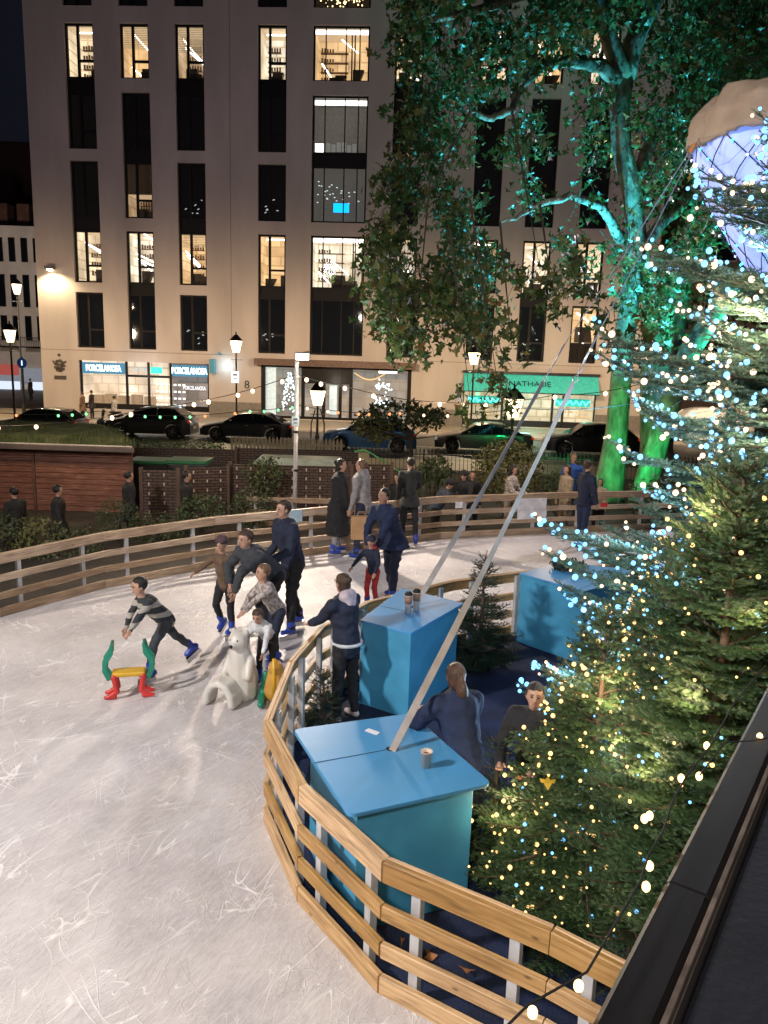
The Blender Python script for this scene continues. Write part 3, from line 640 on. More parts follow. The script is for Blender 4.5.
# buildings to the right, seen between the trees
Y = 60; x0 = xl(672, Y); simple_building('brick_mansion_block', 'pale and brick mansion block glimpsed right of the plane tree', x0, x0+26, Y, 38, 14, M('mansion_brick', (.16, .11, .09), .85, var=.2), [(x0+3+k*4.2, zz, 2.0, 3.0, None) for k in range(6) for zz in (3.5, 8, 12.5, 17, 21.5, 27.8)], pane_dark, M('pale_surround', (.4, .37, .33), .8))
# ================================================================ PEOPLE
skin = M('skin', (.46, .27, .19), .5, var=.08, sc=20); skin2 = M('tan_skin', (.34, .19, .13), .5, var=.08, sc=20)
eye_m = M('eye', (.02, .015, .012), .3); lip = M('lips', (.3, .12, .1), .5)
def cloth(name, c, **k): return M(name, c, k.pop('rough', .85), var=k.pop('var', .25), sc=k.pop('sc', 14), bump=.35, bsc=k.pop('bsc', 60), **k)
def stripes(name, c1, c2, scale):
    m, n, b = nt(name); L = n.links; tc = n.nodes.new('ShaderNodeTexCoord'); wv = n.nodes.new('ShaderNodeTexWave'); wv.bands_direction = 'Z'; wv.inputs['Scale'].default_value = scale; wv.inputs['Distortion'].default_value = 1.2
    L.new(tc.outputs['Object'], wv.inputs[0]); cr = n.nodes.new('ShaderNodeValToRGB'); cr.color_ramp.interpolation = 'CONSTANT'; e = cr.color_ramp.elements; e[0].color = col4(c1); e[1].position = .6; e[1].color = col4(c2)
    L.new(wv.outputs[0], cr.inputs[0]); L.new(cr.outputs[0], b.inputs['Base Color']); b.inputs['Roughness'].default_value = .9; return m
blk = cloth('black_cloth', (.012, .012, .015)); navy = cloth('navy_cloth', (.014, .02, .045)); dnavy = cloth('dark_blue_wool', (.01, .02, .06)); grey = cloth('grey_marl', (.26, .25, .25)); dgrey = cloth('charcoal_cloth', (.04, .045, .055))
brn = cloth('brown_knit', (.13, .08, .05), bsc=120); redc = cloth('red_cloth', (.4, .03, .03)); whitec = cloth('white_cloth', (.6, .62, .64)); knit = M('patterned_knit', (.16, .11, .09), .9, hue=(.62, .58, .55), sc=26, bump=.5, bsc=60)
striped = stripes('striped_jumper', (.03, .035, .04), (.36, .34, .30), 2.2); olive = cloth('olive_cloth', (.05, .055, .035)); lilac = cloth('lilac_fleece', (.45, .38, .42), bsc=120); bluec = cloth('blue_cloth', (.03, .1, .4)); tanc = cloth('beige_cloth', (.3, .24, .17))
skate_b = M('blue_plastic', (.012, .05, .38), .35, var=.3, coat=.4); shoe_w = M('pale_trainer', (.5, .42, .42), .6); shoe_b = M('dark_shoe', (.02, .02, .02), .5)
hair_b = M('brown_hair', (.05, .024, .012), .5, var=.4, sc=30, bump=.8, bsc=90, stretch=(1, 1, .2)); hair_d = M('dark_hair', (.014, .01, .009), .5, var=.4, sc=30, bump=.8, bsc=90, stretch=(1, 1, .2)); hair_l = M('light_brown_hair', (.16, .09, .045), .5, var=.4, sc=30, bump=.8, bsc=90, stretch=(1, 1, .2))
def person(label, loc, yaw, h=1.75, lean=0, twist=0, head=(0, 0), arms=None, legs=None, top=blk, bot=blk, coat=0, hair='short', hm=None, hat=None, feet='shoe', fm=None, hood=None, sk=None, bulk=1., vox=.016, group=None, kid=False, lift=0, extra=None):
    """yaw: heading in degrees (0 = away from the camera, 90 = to the left).  arms/legs: [left, right] of
    (upper fwd, upper out, lower fwd, lower out) in degrees from hanging straight down."""
    hm = hm or hair_b; sk = sk or skin
    s = h/1.75; arms = arms or [(4, 8, 14, 4), (4, 8, 14, 4)]; legs = legs or [(2, 3, -2, 1), (2, 3, -2, 1)]
    root = thing('person', label, 'person', (0, 0, 0), group)
    hs = 1.22 if kid else 1.0; ls = .93 if kid else 1.
    def dr(a, o, sd): a, o = rad(a), rad(o); return Vector((sd*math.sin(o), math.sin(a)*math.cos(o), -math.cos(a)*math.cos(o)))
    sp = Vector((0, math.sin(rad(lean)), math.cos(rad(lean)))); fw = Vector((0, math.cos(rad(lean)), -math.sin(rad(lean)))); TW = Matrix.Rotation(rad(twist), 3, 'Z')
    P = Vector((0, 0, 0)); waist = P+sp*.18*s; chest = P+sp*.40*s; nb = P+sp*.52*s
    hp, hy = head; hd = Vector((math.sin(rad(hy))*math.sin(rad(-hp))*0, math.sin(rad(lean*.55-hp)), math.cos(rad(lean*.55-hp)))); hc = nb+hd*.16*s*hs+fw*.015*s
    hf0 = Vector((0, math.cos(rad(lean*.55-hp)), -math.sin(rad(lean*.55-hp)))); HR = Matrix.Rotation(rad(hy), 3, hd); hf = HR @ hf0; hx = hf.cross(hd)
    HM = Matrix((hx, hf, hd)).transposed()
    SH = []; 
    for i, sd in enumerate((-1, 1)):
        a = arms[i]; S0 = P+sp*.455*s+TW @ Vector((sd*.175*s*(.92 if kid else 1), 0, 0)); E = S0+dr(a[0], a[1], sd)*.285*s*ls; W = E+dr(a[2], a[3], sd)*.25*s*ls; SH.append((S0, E, W, (W-E).normalized()))
    LG = []
    for i, sd in enumerate((-1, 1)):
        a = legs[i]; Hp = P+Vector((sd*.09*s, 0, -.03*s)); K = Hp+dr(a[0], a[1], sd)*.42*s*ls; An = K+dr(a[2], a[3], sd)*.40*s*ls; LG.append((Hp, K, An))
    fh = .17 if feet == 'skate' else .085*s; low = min(l[2].z for l in LG); up = Vector((0, 0, fh-low+lift))
    RZ = Matrix.Rotation(rad(yaw), 3, 'Z'); base = Vector(loc)
    def T(b):
        b.v = [tuple(RZ @ (Vector(v)+up)) for v in b.v]; return b
    v = vox
    # --- body
    b = MB(); q = lambda *a: b.cap(*a)
    q(P, .115*s, waist, .105*s); q(waist, .105*s, chest, .125*s); q(chest, .12*s, nb-sp*.03*s, .075*s); q(nb, .05*s*hs, hc, .045*s*hs)
    b.ell(hc+hd*.02*s*hs, (.073*s*hs, .092*s*hs, .098*s*hs), HM, 14, 10); b.ell(hc+hf*.022*s*hs-hd*.052*s*hs, (.052*s*hs, .062*s*hs, .06*s*hs), HM, 12, 8)
    b.ell(hc+hf*.094*s*hs-hd*.008*s*hs, (.013*s*hs, .02*s*hs, .028*s*hs), HM, 8, 6)
    for sd in (-1, 1): b.ell(hc+hx*sd*.075*s*hs-hd*.005*s, (.012*s*hs, .02*s*hs, .032*s*hs), HM, 8, 6)
    for (S0, E, W, d) in SH: q(S0, .05*s, E, .038*s); q(E, .037*s, W, .027*s); b.ell(W+d*.045*s, (.028*s*hs, .028*s*hs, .05*s), d.to_track_quat('Z', 'Y').to_matrix(), 8, 6)
    for (Hp, K, An) in LG: q(Hp, .08*s, K, .052*s); q(K, .05*s, An, .035*s)
    T(b); bo = b.build('body', [sk, eye_m, lip], root, remesh=v)
    # fingers, eyes and mouth joined into the same mesh
    b = MB()
    for i, (S0, E, W, d) in enumerate(SH):
        sd = (-1, 1)[i]; side = d.cross(Vector((0, 0, 1))); side = side.normalized() if side.length > .05 else Vector((1, 0, 0)); nrm = side.cross(d).normalized(); side = nrm.cross(d).normalized()
        side = Vector((0, 1, 0)) if abs(d.z) > .9 else side; side = (side-d*side.dot(d)).normalized(); nrm = d.cross(side)
        inn = nrm*(-sd if nrm.x > 0 else sd)
        for k, ln in enumerate((.062, .074, .07, .054)):
            p = W+d*.078*s+side*(.024-.016*k)*s; p1 = p+d*ln*.5*s+inn*.006*s; p2 = p1+(d*.7+inn*.7)*ln*.45*s; b.tube([p-d*.02*s, p, p1, p2], [.009*s*hs, .0095*s*hs, .0085*s*hs, .0065*s*hs], 6)
        p = W+d*.03*s+side*.026*s; b.tube([p-d*.01*s, p+(side*.6+d*.6)*.03*s, p+(side*.5+d)*.045*s+inn*.01*s], [.011*s*hs, .011*s*hs, .008*s*hs], 6)
    b.cm = 1
    for sd in (-1, 1): b.ell(hc+hf*.088*s*hs+hx*sd*.029*s*hs+hd*.016*s*hs, (.013*s*hs, .008*s*hs, .007*s*hs), HM, 8, 6)
    for sd in (-1, 1): b.ell(hc+hf*.089*s*hs+hx*sd*.03*s*hs+hd*.036*s*hs, (.018*s*hs, .006*s*hs, .004*s*hs), HM, 8, 4)
    b.cm = 2; b.ell(hc+hf*.087*s*hs-hd*.05*s*hs, (.022*s*hs, .008*s*hs, .007*s*hs), HM, 8, 6)
    T(b); t2 = b.build('t', [sk, eye_m, lip], None, smooth=True)
    import bmesh
    bmm = bmesh.new(); bmm.from_mesh(bo.data); bmm.from_mesh(t2.data); bmm.to_mesh(bo.data); bmm.free(); bpy.data.objects.remove(t2)
    bo.data.polygons.foreach_set('use_smooth', [True]*len(bo.data.polygons))
    B = bulk
    # --- top
    b = MB(); q(P-sp*.04*s, .142*s*B, waist, .132*s*B); q(waist, .135*s*B, chest, .152*s*B); q(chest, .148*s*B, nb-sp*.045*s, .092*s*B); q(nb-sp*.03*s, .075*s, nb+sp*.01*s, .066*s)
    for (S0, E, W, d) in SH: q(chest+sp*.04*s, .1*s*B, S0, .07*s*B); q(S0, .071*s*B, E, .056*s*B); q(E, .056*s*B, W-d*.015*s, .043*s*B)
    if coat:
        n_ = 16
        rings = []
        for k in range(6):
            t = k/5; zc = P-Vector((0, 0, 1))*coat*s*t; rings.append((.165*s*B+.06*s*t, zc))
        b.tube([r[1]+sp*.02 for r in rings], [r[0] for r in rings], n_)
    if hood is not None: b2 = MB(); b2.ell(nb-fw*.075*s+sp*.015*s, (.125*s, .085*s, .09*s), None, 12, 8); b2.ell(nb-fw*.11*s-sp*.05*s, (.085*s, .06*s, .09*s), None, 12, 8); T(b2); b2.build('hood', hood, root, remesh=v, fold=.006*s)
    T(b); tn = 'coat' if coat else 'jacket'; b.build(tn, top, root, remesh=v*1.1, fold=.015*s)
    # --- trousers
    b = MB(); q(P+sp*.02*s, .126*s, P-Vector((0, 0, .05*s)), .12*s)
    for (Hp, K, An) in LG: q(Hp, .098*s, K, .07*s); q(K, .07*s, An, .055*s)
    T(b); b.build('trousers', bot, root, remesh=v*1.1, fold=.015*s)
    # --- feet
    fm = fm or (skate_b if feet == 'skate' else shoe_b)
    for i, (Hp, K, An) in enumerate(LG):
        lw = (K-An).normalized(); f = Vector((0, 1, 0)); tilt = (An.z-low) > .03
        fd = Vector((0, math.cos(rad(-35 if tilt else 0)), math.sin(rad(-35 if tilt else 0)))); u_ = Vector((0, -fd.z, fd.y))
        b = MB()
        if feet == 'skate':
            b.cap(An+u_*.06, .06*max(s, .8), An-u_*.03, .052*max(s, .8)); b.cap(An-u_*.055-fd*.04, .045, An-u_*.055+fd*.12*max(s, .8), .038); T(b); so = b.build('skate', fm, root, remesh=vox)
            b = MB(); R = Matrix((Vector((1, 0, 0)), fd, u_)).transposed(); b.box(An-u_*.105+fd*.04, (.05, .24*max(s, .8), .012), R); b.box(An-u_*.14+fd*.04, (.004, .27*max(s, .8), .06), R); T(b); b.build('blade', chrome, so)
        else:
            b.cap(An-u_*.045*s-fd*.03*s, .042*s, An-u_*.05*s+fd*.13*s, .034*s); b.cap(An+u_*.02*s, .045*s, An-u_*.03*s, .045*s); T(b); b.build('shoe', fm, root, remesh=vox)
    # --- hair / hat
    b = MB(); 
    if hair:
        b.ell(hc+hd*.033*s*hs-hf*.014*s*hs, (.084*s*hs, .098*s*hs, .097*s*hs), HM, 14, 10)
        b2 = [p for p in b.v]
        if hair in ('long', 'pony', 'bun'): b.ell(hc-hf*.03*s*hs-hd*.02*s*hs, (.08*s*hs, .075*s*hs, .09*s*hs), HM, 12, 8)
        if hair == 'long': b.cap(hc-hf*.04*s-hd*.03*s, .075*s, hc-hf*.085*s-hd*.26*s, .05*s)
        if hair == 'pony': b.cap(hc-hf*.10*s+hd*.03*s, .032*s, hc-hf*.135*s-hd*.07*s, .052*s); b.cap(hc-hf*.135*s-hd*.07*s, .054*s, hc-hf*.125*s-hd*.24*s+hx*.02*s, .04*s); b.cap(hc-hf*.125*s-hd*.24*s+hx*.02*s, .038*s, hc-hf*.12*s-hd*.36*s, .012*s)
        if hair == 'bun': b.ell(hc-hf*.1*s+hd*.06*s, .04*s)
        T(b); o = b.build('hair', hm, root, remesh=max(.011, vox*.75), sm=1, fold=.005*s)
        # clear the face: push hair behind the face plane
        import bmesh as _b
        fc = RZ @ (hc+up); F2 = RZ @ hf; D2 = RZ @ hd; me = o.data; bm_ = _b.new(); bm_.from_mesh(me); kill = []
        for vv in bm_.verts:
            r = vv.co-fc; f_, d_ = r.dot(F2), r.dot(D2)
            if f_ > .035*s*hs and d_ < (.062)*s*hs: kill.append(vv)
        _b.ops.delete(bm_, geom=kill, context='VERTS'); bm_.to_mesh(me); bm_.free()
    if hat:
        b = MB(); b.ell(hc+hd*.05*s*hs-hf*.006*s, (.09*s*hs, .104*s*hs, .088*s*hs), HM, 14, 10); b.tube([hc+hd*.03*s*hs, hc+hd*.065*s*hs], [.096*s*hs, .094*s*hs], 16); T(b); b.build('hat', hat, root, remesh=.01, fold=.002)
        if hat is blk_hood: pass
    if extra: extra(root, locals())
    root.location = base; return root
blk_hood = cloth('black_hood', (.015, .015, .018))
def jn(env, v): return tuple(env['RZ'] @ (Vector(v)+env['up']))
SK = 'skaters on the ice'; SPG = 'spectators along the far barrier'
# heading helper: degrees, 0 = away from camera, 90 = picture left, 180 = towards camera, -90 = picture right
def g0(px, py): return G(px, py, 0)
person('boy in striped grey jumper leaning forward over the green and yellow skating aid', g0(166, 676), 128, 1.32, 42, 0, (18, 0), [(50, 22, 50, 20), (34, 4, 20, 0)], [(36, 2, 10, 2), (-34, 8, -48, 6)], top=striped, bot=dgrey, hm=hair_d, feet='skate', kid=True, group=SK)
person('child in brown knitted jumper gliding with one arm stretched sideways', g0(226, 637), 155, 1.32, 10, 0, (10, 10), [(5, 12, 20, 5), (10, 48, 14, 50)], [(4, 4, -3, 2), (18, 5, -28, 2)], top=brn, bot=blk, hm=hair_b, hat=cloth('plum_beanie', (.09, .05, .06)), feet='skate', kid=True, group=SK)
person('man in dark zip jacket bending down to push the white bear aid', g0(272, 648), 140, 1.82, 50, 0, (25, 0), [(62, -6, 16, -8), (10, 40, 34, -40)], [(38, 6, -8, 4), (8, 8, -22, 6)], top=dgrey, bot=blk, hm=hair_b, feet='skate', bulk=1.08, group=SK)
person('tall man in black jacket and black trousers skating upright behind the bending man', g0(292, 634), 130, 1.84, 14, 0, (8, 0), [(20, 14, 65, -20), (-8, 16, 40, 5)], [(14, 5, 2, 3), (-10, 6, -20, 4)], top=navy, bot=blk, hm=hair_b, feet='skate', bulk=1.12, group=SK)
person('child in speckled knit sweater reaching for the white bear aid', g0(277, 668), 125, 1.3, 30, 0, (22, 0), [(58, -4, 48, -6), (42, 8, 30, 0)], [(16, 4, -4, 3), (4, 5, -12, 3)], top=knit, bot=navy, hm=hair_l, feet='skate', kid=True, group=SK)
person('small child in white and black jacket bent over the orange penguin aid', G(268, 688, 0), 165, 1.05, 48, 0, (6, 0), [(40, 4, 20, -6), (40, 4, 20, -6)], [(20, 8, -4, 6), (10, 8, -10, 6)], top=whitec, bot=blk, hm=hair_b, feet='skate', kid=True, group=SK)
person('woman in long black coat gliding beside the man with the paper bag', g0(337, 556), -70, 1.78, 4, 0, (4, -20), [(5, 6, 12, 2), (8, 6, 20, 0)], [(6, 3, 0, 2), (-5, 3, -12, 2)], top=blk, bot=grey, coat=.62, hair='bun', hm=hair_d, feet='skate', bulk=1.1, group=SK, vox=.02)
def bag_extra(root, env):
    pass
pm = person('man in pale grey hooded sweatshirt carrying a brown paper bag', g0(362, 560), 70, 1.84, 8, 0, (14, 0), [(4, 8, 16, 2), (10, 8, 26, -4)], [(8, 4, 0, 2), (-4, 4, -14, 2)], top=grey, bot=navy, hood=grey, hair='short', hm=hair_l, feet='skate', bulk=1.08, group=SK, vox=.02)
person('skater in dark coat with back turned near the far barrier', g0(408, 546), 10, 1.72, 6, 0, (6, 20), [(6, 8, 14, 4), (20, 8, 60, -20)], [(4, 4, 0, 2), (-4, 4, -10, 2)], top=cloth('dark_olive_coat', (.02, .022, .02)), bot=blk, coat=.2, hm=hair_d, feet='skate', group=SK, vox=.02)
person('man in dark navy coat and glasses bending over a child in red', g0(392, 602), 135, 1.84, 28, 0, (22, 0), [(40, 0, 10, -10), (28, 4, 14, -12)], [(14, 4, 4, 2), (-2, 4, -16, 2)], top=dnavy, bot=navy, coat=.18, hm=hair_d, feet='skate', bulk=1.12, group=SK, sk=skin2, vox=.02)
person('small child in a navy cap and red trousers skating low by the blue table', g0(372, 612), 150, 1.1, 14, 0, (8, 10), [(12, 14, 40, 0), (30, 30, 50, 10)], [(20, 5, -10, 3), (10, 5, -10, 3)], top=navy, bot=redc, hm=hair_b, hat=cloth('navy_cap', (.03, .035, .06)), hood=redc, feet='skate', kid=True, group=SK)
person('lone teenager in a long dark jacket skating at the far right', g0(580, 548), -60, 1.74, 4, 0, (6, 0), [(6, 6, 14, 2), (8, 6, 18, 0)], [(8, 3, 2, 2), (-4, 3, -8, 2)], top=navy, bot=dnavy, coat=.12, hm=hair_b, feet='skate', group=SK, vox=.02)
# terrace
girl = person('girl in navy puffer jacket with lilac hood leaning on the inner barrier', G(345, 719, 0), 48, 1.6, 8, 0, (4, 0), [(44, -4, 62, -10), (40, 14, 66, 0)], [(3, 3, -2, 2), (2, 3, -6, 2)], top=cloth('navy_puffer', (.012, .018, .04), bsc=20), bot=blk, hood=lilac, hair='bun', hm=hair_b, fm=shoe_w, bulk=1.15, group='people at the blue tables')
b = MB(); gp = G(345, 719, 0); b.tube([gp+Vector((.155*math.cos(a), .15*math.sin(a), .86)) for a in [k*2*PI/20 for k in range(21)]], .018, 6); b.build('hem', whitec, girl)
person('woman with a long ponytail in navy top leaning on the front table', Vector((.66, 5.42, .006)), 22, 1.58, 26, 0, (14, 0), [(34, 22, 80, -30), (40, 20, 86, -20)], [(3, 3, -2, 2), (2, 3, -6, 2)], top=dnavy, bot=navy, hair='pony', hm=M('auburn_hair', (.075, .036, .02), .45, var=.5, sc=30, bump=.8, bsc=90, stretch=(1, 1, .15)), fm=shoe_b, bulk=1.22, group='people at the blue tables')
person('dark haired man in black jacket half hidden behind the lit fir branches', Vector((A(541, 690, 5.55).x, 5.55, .006)), 150, 1.49, 18, 0, (16, 20), [(30, 12, 80, -20), (30, 12, 80, -20)], None, top=blk, bot=blk, hm=hair_d, fm=shoe_b, bulk=1.1, group='people at the blue tables')
# spectators outside
def spect(px, ph, Y, yaw, label, h=1.68, **k):
    p = A(px, ph, Y); zt = p.z; return person(label, Vector((p.x, Y, zt-h)), yaw, h, vox=.026, group=SPG, **k)
spect(399, 472, 18.6, 150, 'dark haired spectator in black standing left of the leaning man in a cap', 1.7, lean=6, top=blk, hm=hair_d)
spect(417, 474, 19.0, 170, 'spectator in dark hooded jacket partly behind the gliding skater', 1.66, top=olive, hm=hair_d, hood=olive)
spect(437, 474, 18.0, -110, 'man in blue-grey jacket and dark beanie leaning his elbows on the rail', 1.7, lean=30, arms=[(50, 5, 85, -10), (50, 5, 85, -10)], top=cloth('slate_jacket', (.05, .065, .09)), hat=blk_hood, hm=hair_d, bulk=1.15)
spect(466, 468, 18.2, 160, 'spectator with a big black hood up holding the far rail', 1.72, lean=14, arms=[(45, 5, 80, -10), (45, 5, 80, -10)], top=blk_hood, hat=blk_hood, hood=blk_hood, hm=hair_d)
spect(473, 470, 18.9, 170, 'long haired woman peeping from behind the black hood', 1.64, top=blk, hair='long', hm=hair_b, sk=skin)
spect(511, 464, 18.2, -120, 'woman in checked grey jacket standing between the two straps', 1.68, lean=6, arms=[(20, 5, 75, -10), (20, 5, 75, -10)], top=knit, bot=tanc, hair='long', hm=hair_d)
spect(568, 464, 18.0, 110, 'woman with very long brown hair turned left at the far rail', 1.68, top=tanc, bot=tanc, hair='long', hm=hair_b)
spect(574, 452, 19.6, 180, 'person in bright blue top raised above the others by the green trunk', 1.95, top=bluec, bot=blk, hm=hair_l)
spect(601, 478, 18.6, 150, 'short person in beige coat crouched at the foot of the green trunk', 1.4, top=tanc, hair='long', hm=hair_b)
spect(318, 473, 19.6, -110, 'man in black jacket sitting on the wooden bench with a cup', 1.15, lean=4, top=blk, hm=hair_d, arms=[(20, 5, 95, -15), (20, 5, 95, -15)], legs=[(80, 5, -4, 2), (80, 5, -4, 2)])
for px, ph, lab, yw in ((14, 486, 'dim figure in a dark coat at the left end of the shed', 60), (57, 484, 'dim figure in black walking in front of the shed wall', -70), (128, 470, 'dim figure in dark clothes at the right corner of the shed', -60), (186, 470, 'dim figure in black passing the woven screens', -80)):
    spect(px, ph, 16.6 if px > 100 else 15.6, yw, lab, 1.75, top=cloth('charcoal_coat', (.02, .018, .018)), bot=blk, coat=.3, hm=hair_d)
for px, ph, Y, lab, c in ((90, 388, 47, 'pedestrian in a brown coat crossing near the shop corner', brn), (99, 383, 49, 'pedestrian in a black coat standing at the shop corner', blk), (38, 378, 62, 'distant pedestrian in black on the side street', blk), (122, 391, 44.5, 'pedestrian in a grey coat passing the tile shop window', grey)):
    p = A(px-8, ph, Y); person(lab, Vector((p.x, Y, -.79)), 80, 1.75, top=c, coat=.35, hm=hair_d, vox=.03, group='pedestrians on the street', arms=None)
# paper bag
p = pm.location+Vector((-.02, -.42, .52)); bg_t = thing('paper_bag', 'brown paper carrier bag held by the man in grey', 'bag', p)
kraft = M('kraft_paper', (.45, .27, .13), .75, var=.12, sc=5, bump=.6, bsc=7)
b = MB(); R = Matrix.Rotation(rad(8), 3, 'Z'); b.box(p+Vector((0, 0, .19)), (.36, .15, .42), R); b.build('bag_body', kraft, bg_t, bevel=.01)
for yy in (-.06, .06):
    b = MB(); b.tube([p+Vector((-.08, yy, .40)), p+Vector((-.05, yy, .47)), p+Vector((.05, yy, .47)), p+Vector((.08, yy, .40))], .006, 5); b.build('handle', kraft, bg_t)
# ================================================================ VEHICLES
glass_car = M('car_glass', (.008, .01, .012), .05, spec=.8, var=0)
head_m = M('headlight_glass', (.5, .52, .55), .1, .3, em=(.8, .85, .9), es=.15); tail_m = M('tail_light', (.25, .01, .01), .15, em=(1, .05, .02), es=.25)
plate_m = M('number_plate', (.6, .55, .35), .4)
def car(label, px, D, kind, paint, flip=False, sc=1., rot=0, group='cars parked along the street'):
    """side-on car: front faces -X (picture left) unless flip"""
    root = thing('parked_car', label, 'car', (0, 0, 0), group)
    P = {'sedan': dict(L=4.75, W=1.84, wb=(.85, 3.75), wr=.33, belt=[(0, .62), (.15, .72), (1.25, .93), (3.9, .98), (4.65, .93), (4.75, .8)], roof=[(1.2, .93), (1.95, 1.36), (2.6, 1.44), (3.3, 1.40), (4.25, .97)]),
         'suv': dict(L=4.45, W=1.84, wb=(.85, 3.55), wr=.35, belt=[(0, .7), (.12, .85), (1.1, 1.02), (3.9, 1.08), (4.35, 1.02), (4.45, .85)], roof=[(1.05, 1.01), (1.75, 1.5), (2.5, 1.6), (3.6, 1.55), (4.3, 1.06)]),
         'hatch': dict(L=4.1, W=1.76, wb=(.78, 3.3), wr=.31, belt=[(0, .6), (.12, .74), (1.0, .92), (3.6, .98), (4.02, .92), (4.1, .7)], roof=[(.95, .91), (1.7, 1.38), (2.3, 1.46), (3.3, 1.38), (3.95, .97)]),
         'van': dict(L=5.2, W=1.95, wb=(.95, 4.1), wr=.35, belt=[(0, .8), (.12, 1.0), (.8, 1.2), (4.9, 1.25), (5.12, 1.2), (5.2, 1.0)], roof=[(.75, 1.18), (1.5, 1.9), (2.2, 2.05), (4.9, 2.05), (5.12, 1.25)])}[kind]
    L, W = P['L'], P['W']; itp = lambda x, t: float(np.interp(x, [a for a, _ in t], [c for _, c in t]))
    xs = sorted(set(list(np.linspace(0, L, 60))+[a for a, _ in P['belt']]))
    def hw(x): e = min(x, L-x); return W/2*(1-.16*max(0, 1-e/.55)**2)
    def low(x):
        z = .24
        for wx in P['wb']:
            R = P['wr']+.06
            if abs(x-wx) < R: z = max(z, P['wr']+math.sqrt(R*R-(x-wx)**2))
        return z
    vs = []; fs = []; X0 = L/2
    for x in xs:
        w_ = hw(x); zb = itp(x, P['belt']); zl = min(low(x), zb-.04); zm = zl+(zb-zl)*.55
        sec = [(-w_*.96, zl), (-w_, zm), (-w_*.985, zb-.05), (-w_*.9, zb), (0, zb+.035), (w_*.9, zb), (w_*.985, zb-.05), (w_, zm), (w_*.96, zl)]
        vs += [(x-X0, y, z) for y, z in sec]
    k = 9
    for i in range(len(xs)-1):
        for j in range(k-1): fs.append((i*k+j, (i+1)*k+j, (i+1)*k+j+1, i*k+j+1))
        fs.append((i*k+8, (i+1)*k+8, (i+1)*k, i*k))
    fs.append(tuple(range(k))); fs.append(tuple(range((len(xs)-1)*k, len(xs)*k))[::-1])
    b = MB(); b.add(vs, fs); body = b.build('body', paint, root, smooth=True)
    e_ = body.modifiers.new('e', 'EDGE_SPLIT'); e_.split_angle = rad(35)
    # glasshouse
    r = P['roof']; xs2 = list(np.linspace(r[0][0], r[-1][0], 26)); vs = []; fs = []
    for x in xs2:
        zt = itp(x, r)+.0; zb = itp(x, P['belt'])-.02; zt = max(zt, zb+.02); f = (zt-zb)/.5; wt = hw(x)*(.9-.14*min(1, f)); wb = hw(x)*.9
        vs += [(x-X0, -wb, zb), (x-X0, -wt, zt-.03), (x-X0, -wt*.85, zt), (x-X0, wt*.85, zt), (x-X0, wt, zt-.03), (x-X0, wb, zb)]
    for i in range(len(xs2)-1):
        for j in range(5): fs.append((i*6+j, (i+1)*6+j, (i+1)*6+j+1, i*6+j+1))
    fs.append((0, 1, 2, 3, 4, 5)); fs.append(tuple(range((len(xs2)-1)*6, len(xs2)*6))[::-1])
    b = MB(); b.add(vs, fs); b.build('windows', glass_car if kind != 'van' else paint, root, smooth=False)
    # roof skin and pillars
    b = MB(); xr = [x for x in np.linspace(r[1][0]-.05, r[3][0]+.15, 12)]; vs = []; fs = []
    for x in xr:
        zt = itp(x, r)+.012; zb = itp(x, P['belt']); f = (zt-zb)/.5; wt = hw(x)*(.9-.14*min(1, f)); vs += [(x-X0, -wt-.012, zt-.06), (x-X0, -wt*.85, zt), (x-X0, wt*.85, zt), (x-X0, wt+.012, zt-.06)]
    for i in range(len(xr)-1):
        for j in range(3): fs.append((i*4+j, (i+1)*4+j, (i+1)*4+j+1, i*4+j+1))
    b.add(vs, fs); b.build('roof', paint, root, smooth=True)
    for sd in (-1, 1):
        def pil(x0, x1, r_=.03):
            z0, z1 = itp(x0, P['belt']), itp(x1, r)-.02; b = MB(); b.tube([(x0-X0, sd*hw(x0)*.9, z0), (x1-X0, sd*(hw(x1)*.765+.004), z1)], r_, 6); b.build('pillar', paint, root, smooth=True)
        pil(r[0][0]+.05, r[1][0]); pil((r[1][0]+r[3][0])/2+.1, (r[1][0]+r[3][0])/2+.1); pil(r[4][0]-.05, r[3][0], .045); pil(r[3][0]-.2+.25, r[3][0]-.05, .03)
        b = MB(); b.box((r[0][0]+.45-X0, sd*(W/2+.03), itp(1.5, P['belt'])+.08), (.12, .16, .12)); b.build('wing_mirror', paint, root, bevel=.03)
        b = MB(); b.ell((.13-X0, sd*(W/2-.27), itp(.15, P['belt'])-.1), (.12, .2, .075), Matrix.Rotation(sd*rad(25), 3, 'Z')); b.build('headlight', head_m, root, smooth=True)
        b = MB(); b.ell((L-.09-X0, sd*(W/2-.22), itp(L-.1, P['belt'])-.12), (.1, .2, .07), Matrix.Rotation(-sd*rad(20), 3, 'Z')); b.build('tail_light', tail_m, root, smooth=True)
        b = MB(); 
        for x in ((r[1][0]+r[3][0])/2+.1-X0-.28, (r[1][0]+r[3][0])/2+.1-X0+.72): b.box((x, sd*(W/2-.0), itp(2.2, P['belt'])-.13), (.18, .03, .025))
        b.build('door_handle', chrome, root)
        b = MB(); b.tube([(r[0][0]+.2-X0, sd*(hw(1.5)*.9+.008), itp(r[0][0]+.2, P['belt'])+.005), (r[4][0]-.15-X0, sd*(hw(1.5)*.9+.008), itp(r[4][0]-.15, P['belt'])+.005)], .01, 5); b.build('window_trim', chrome, root)
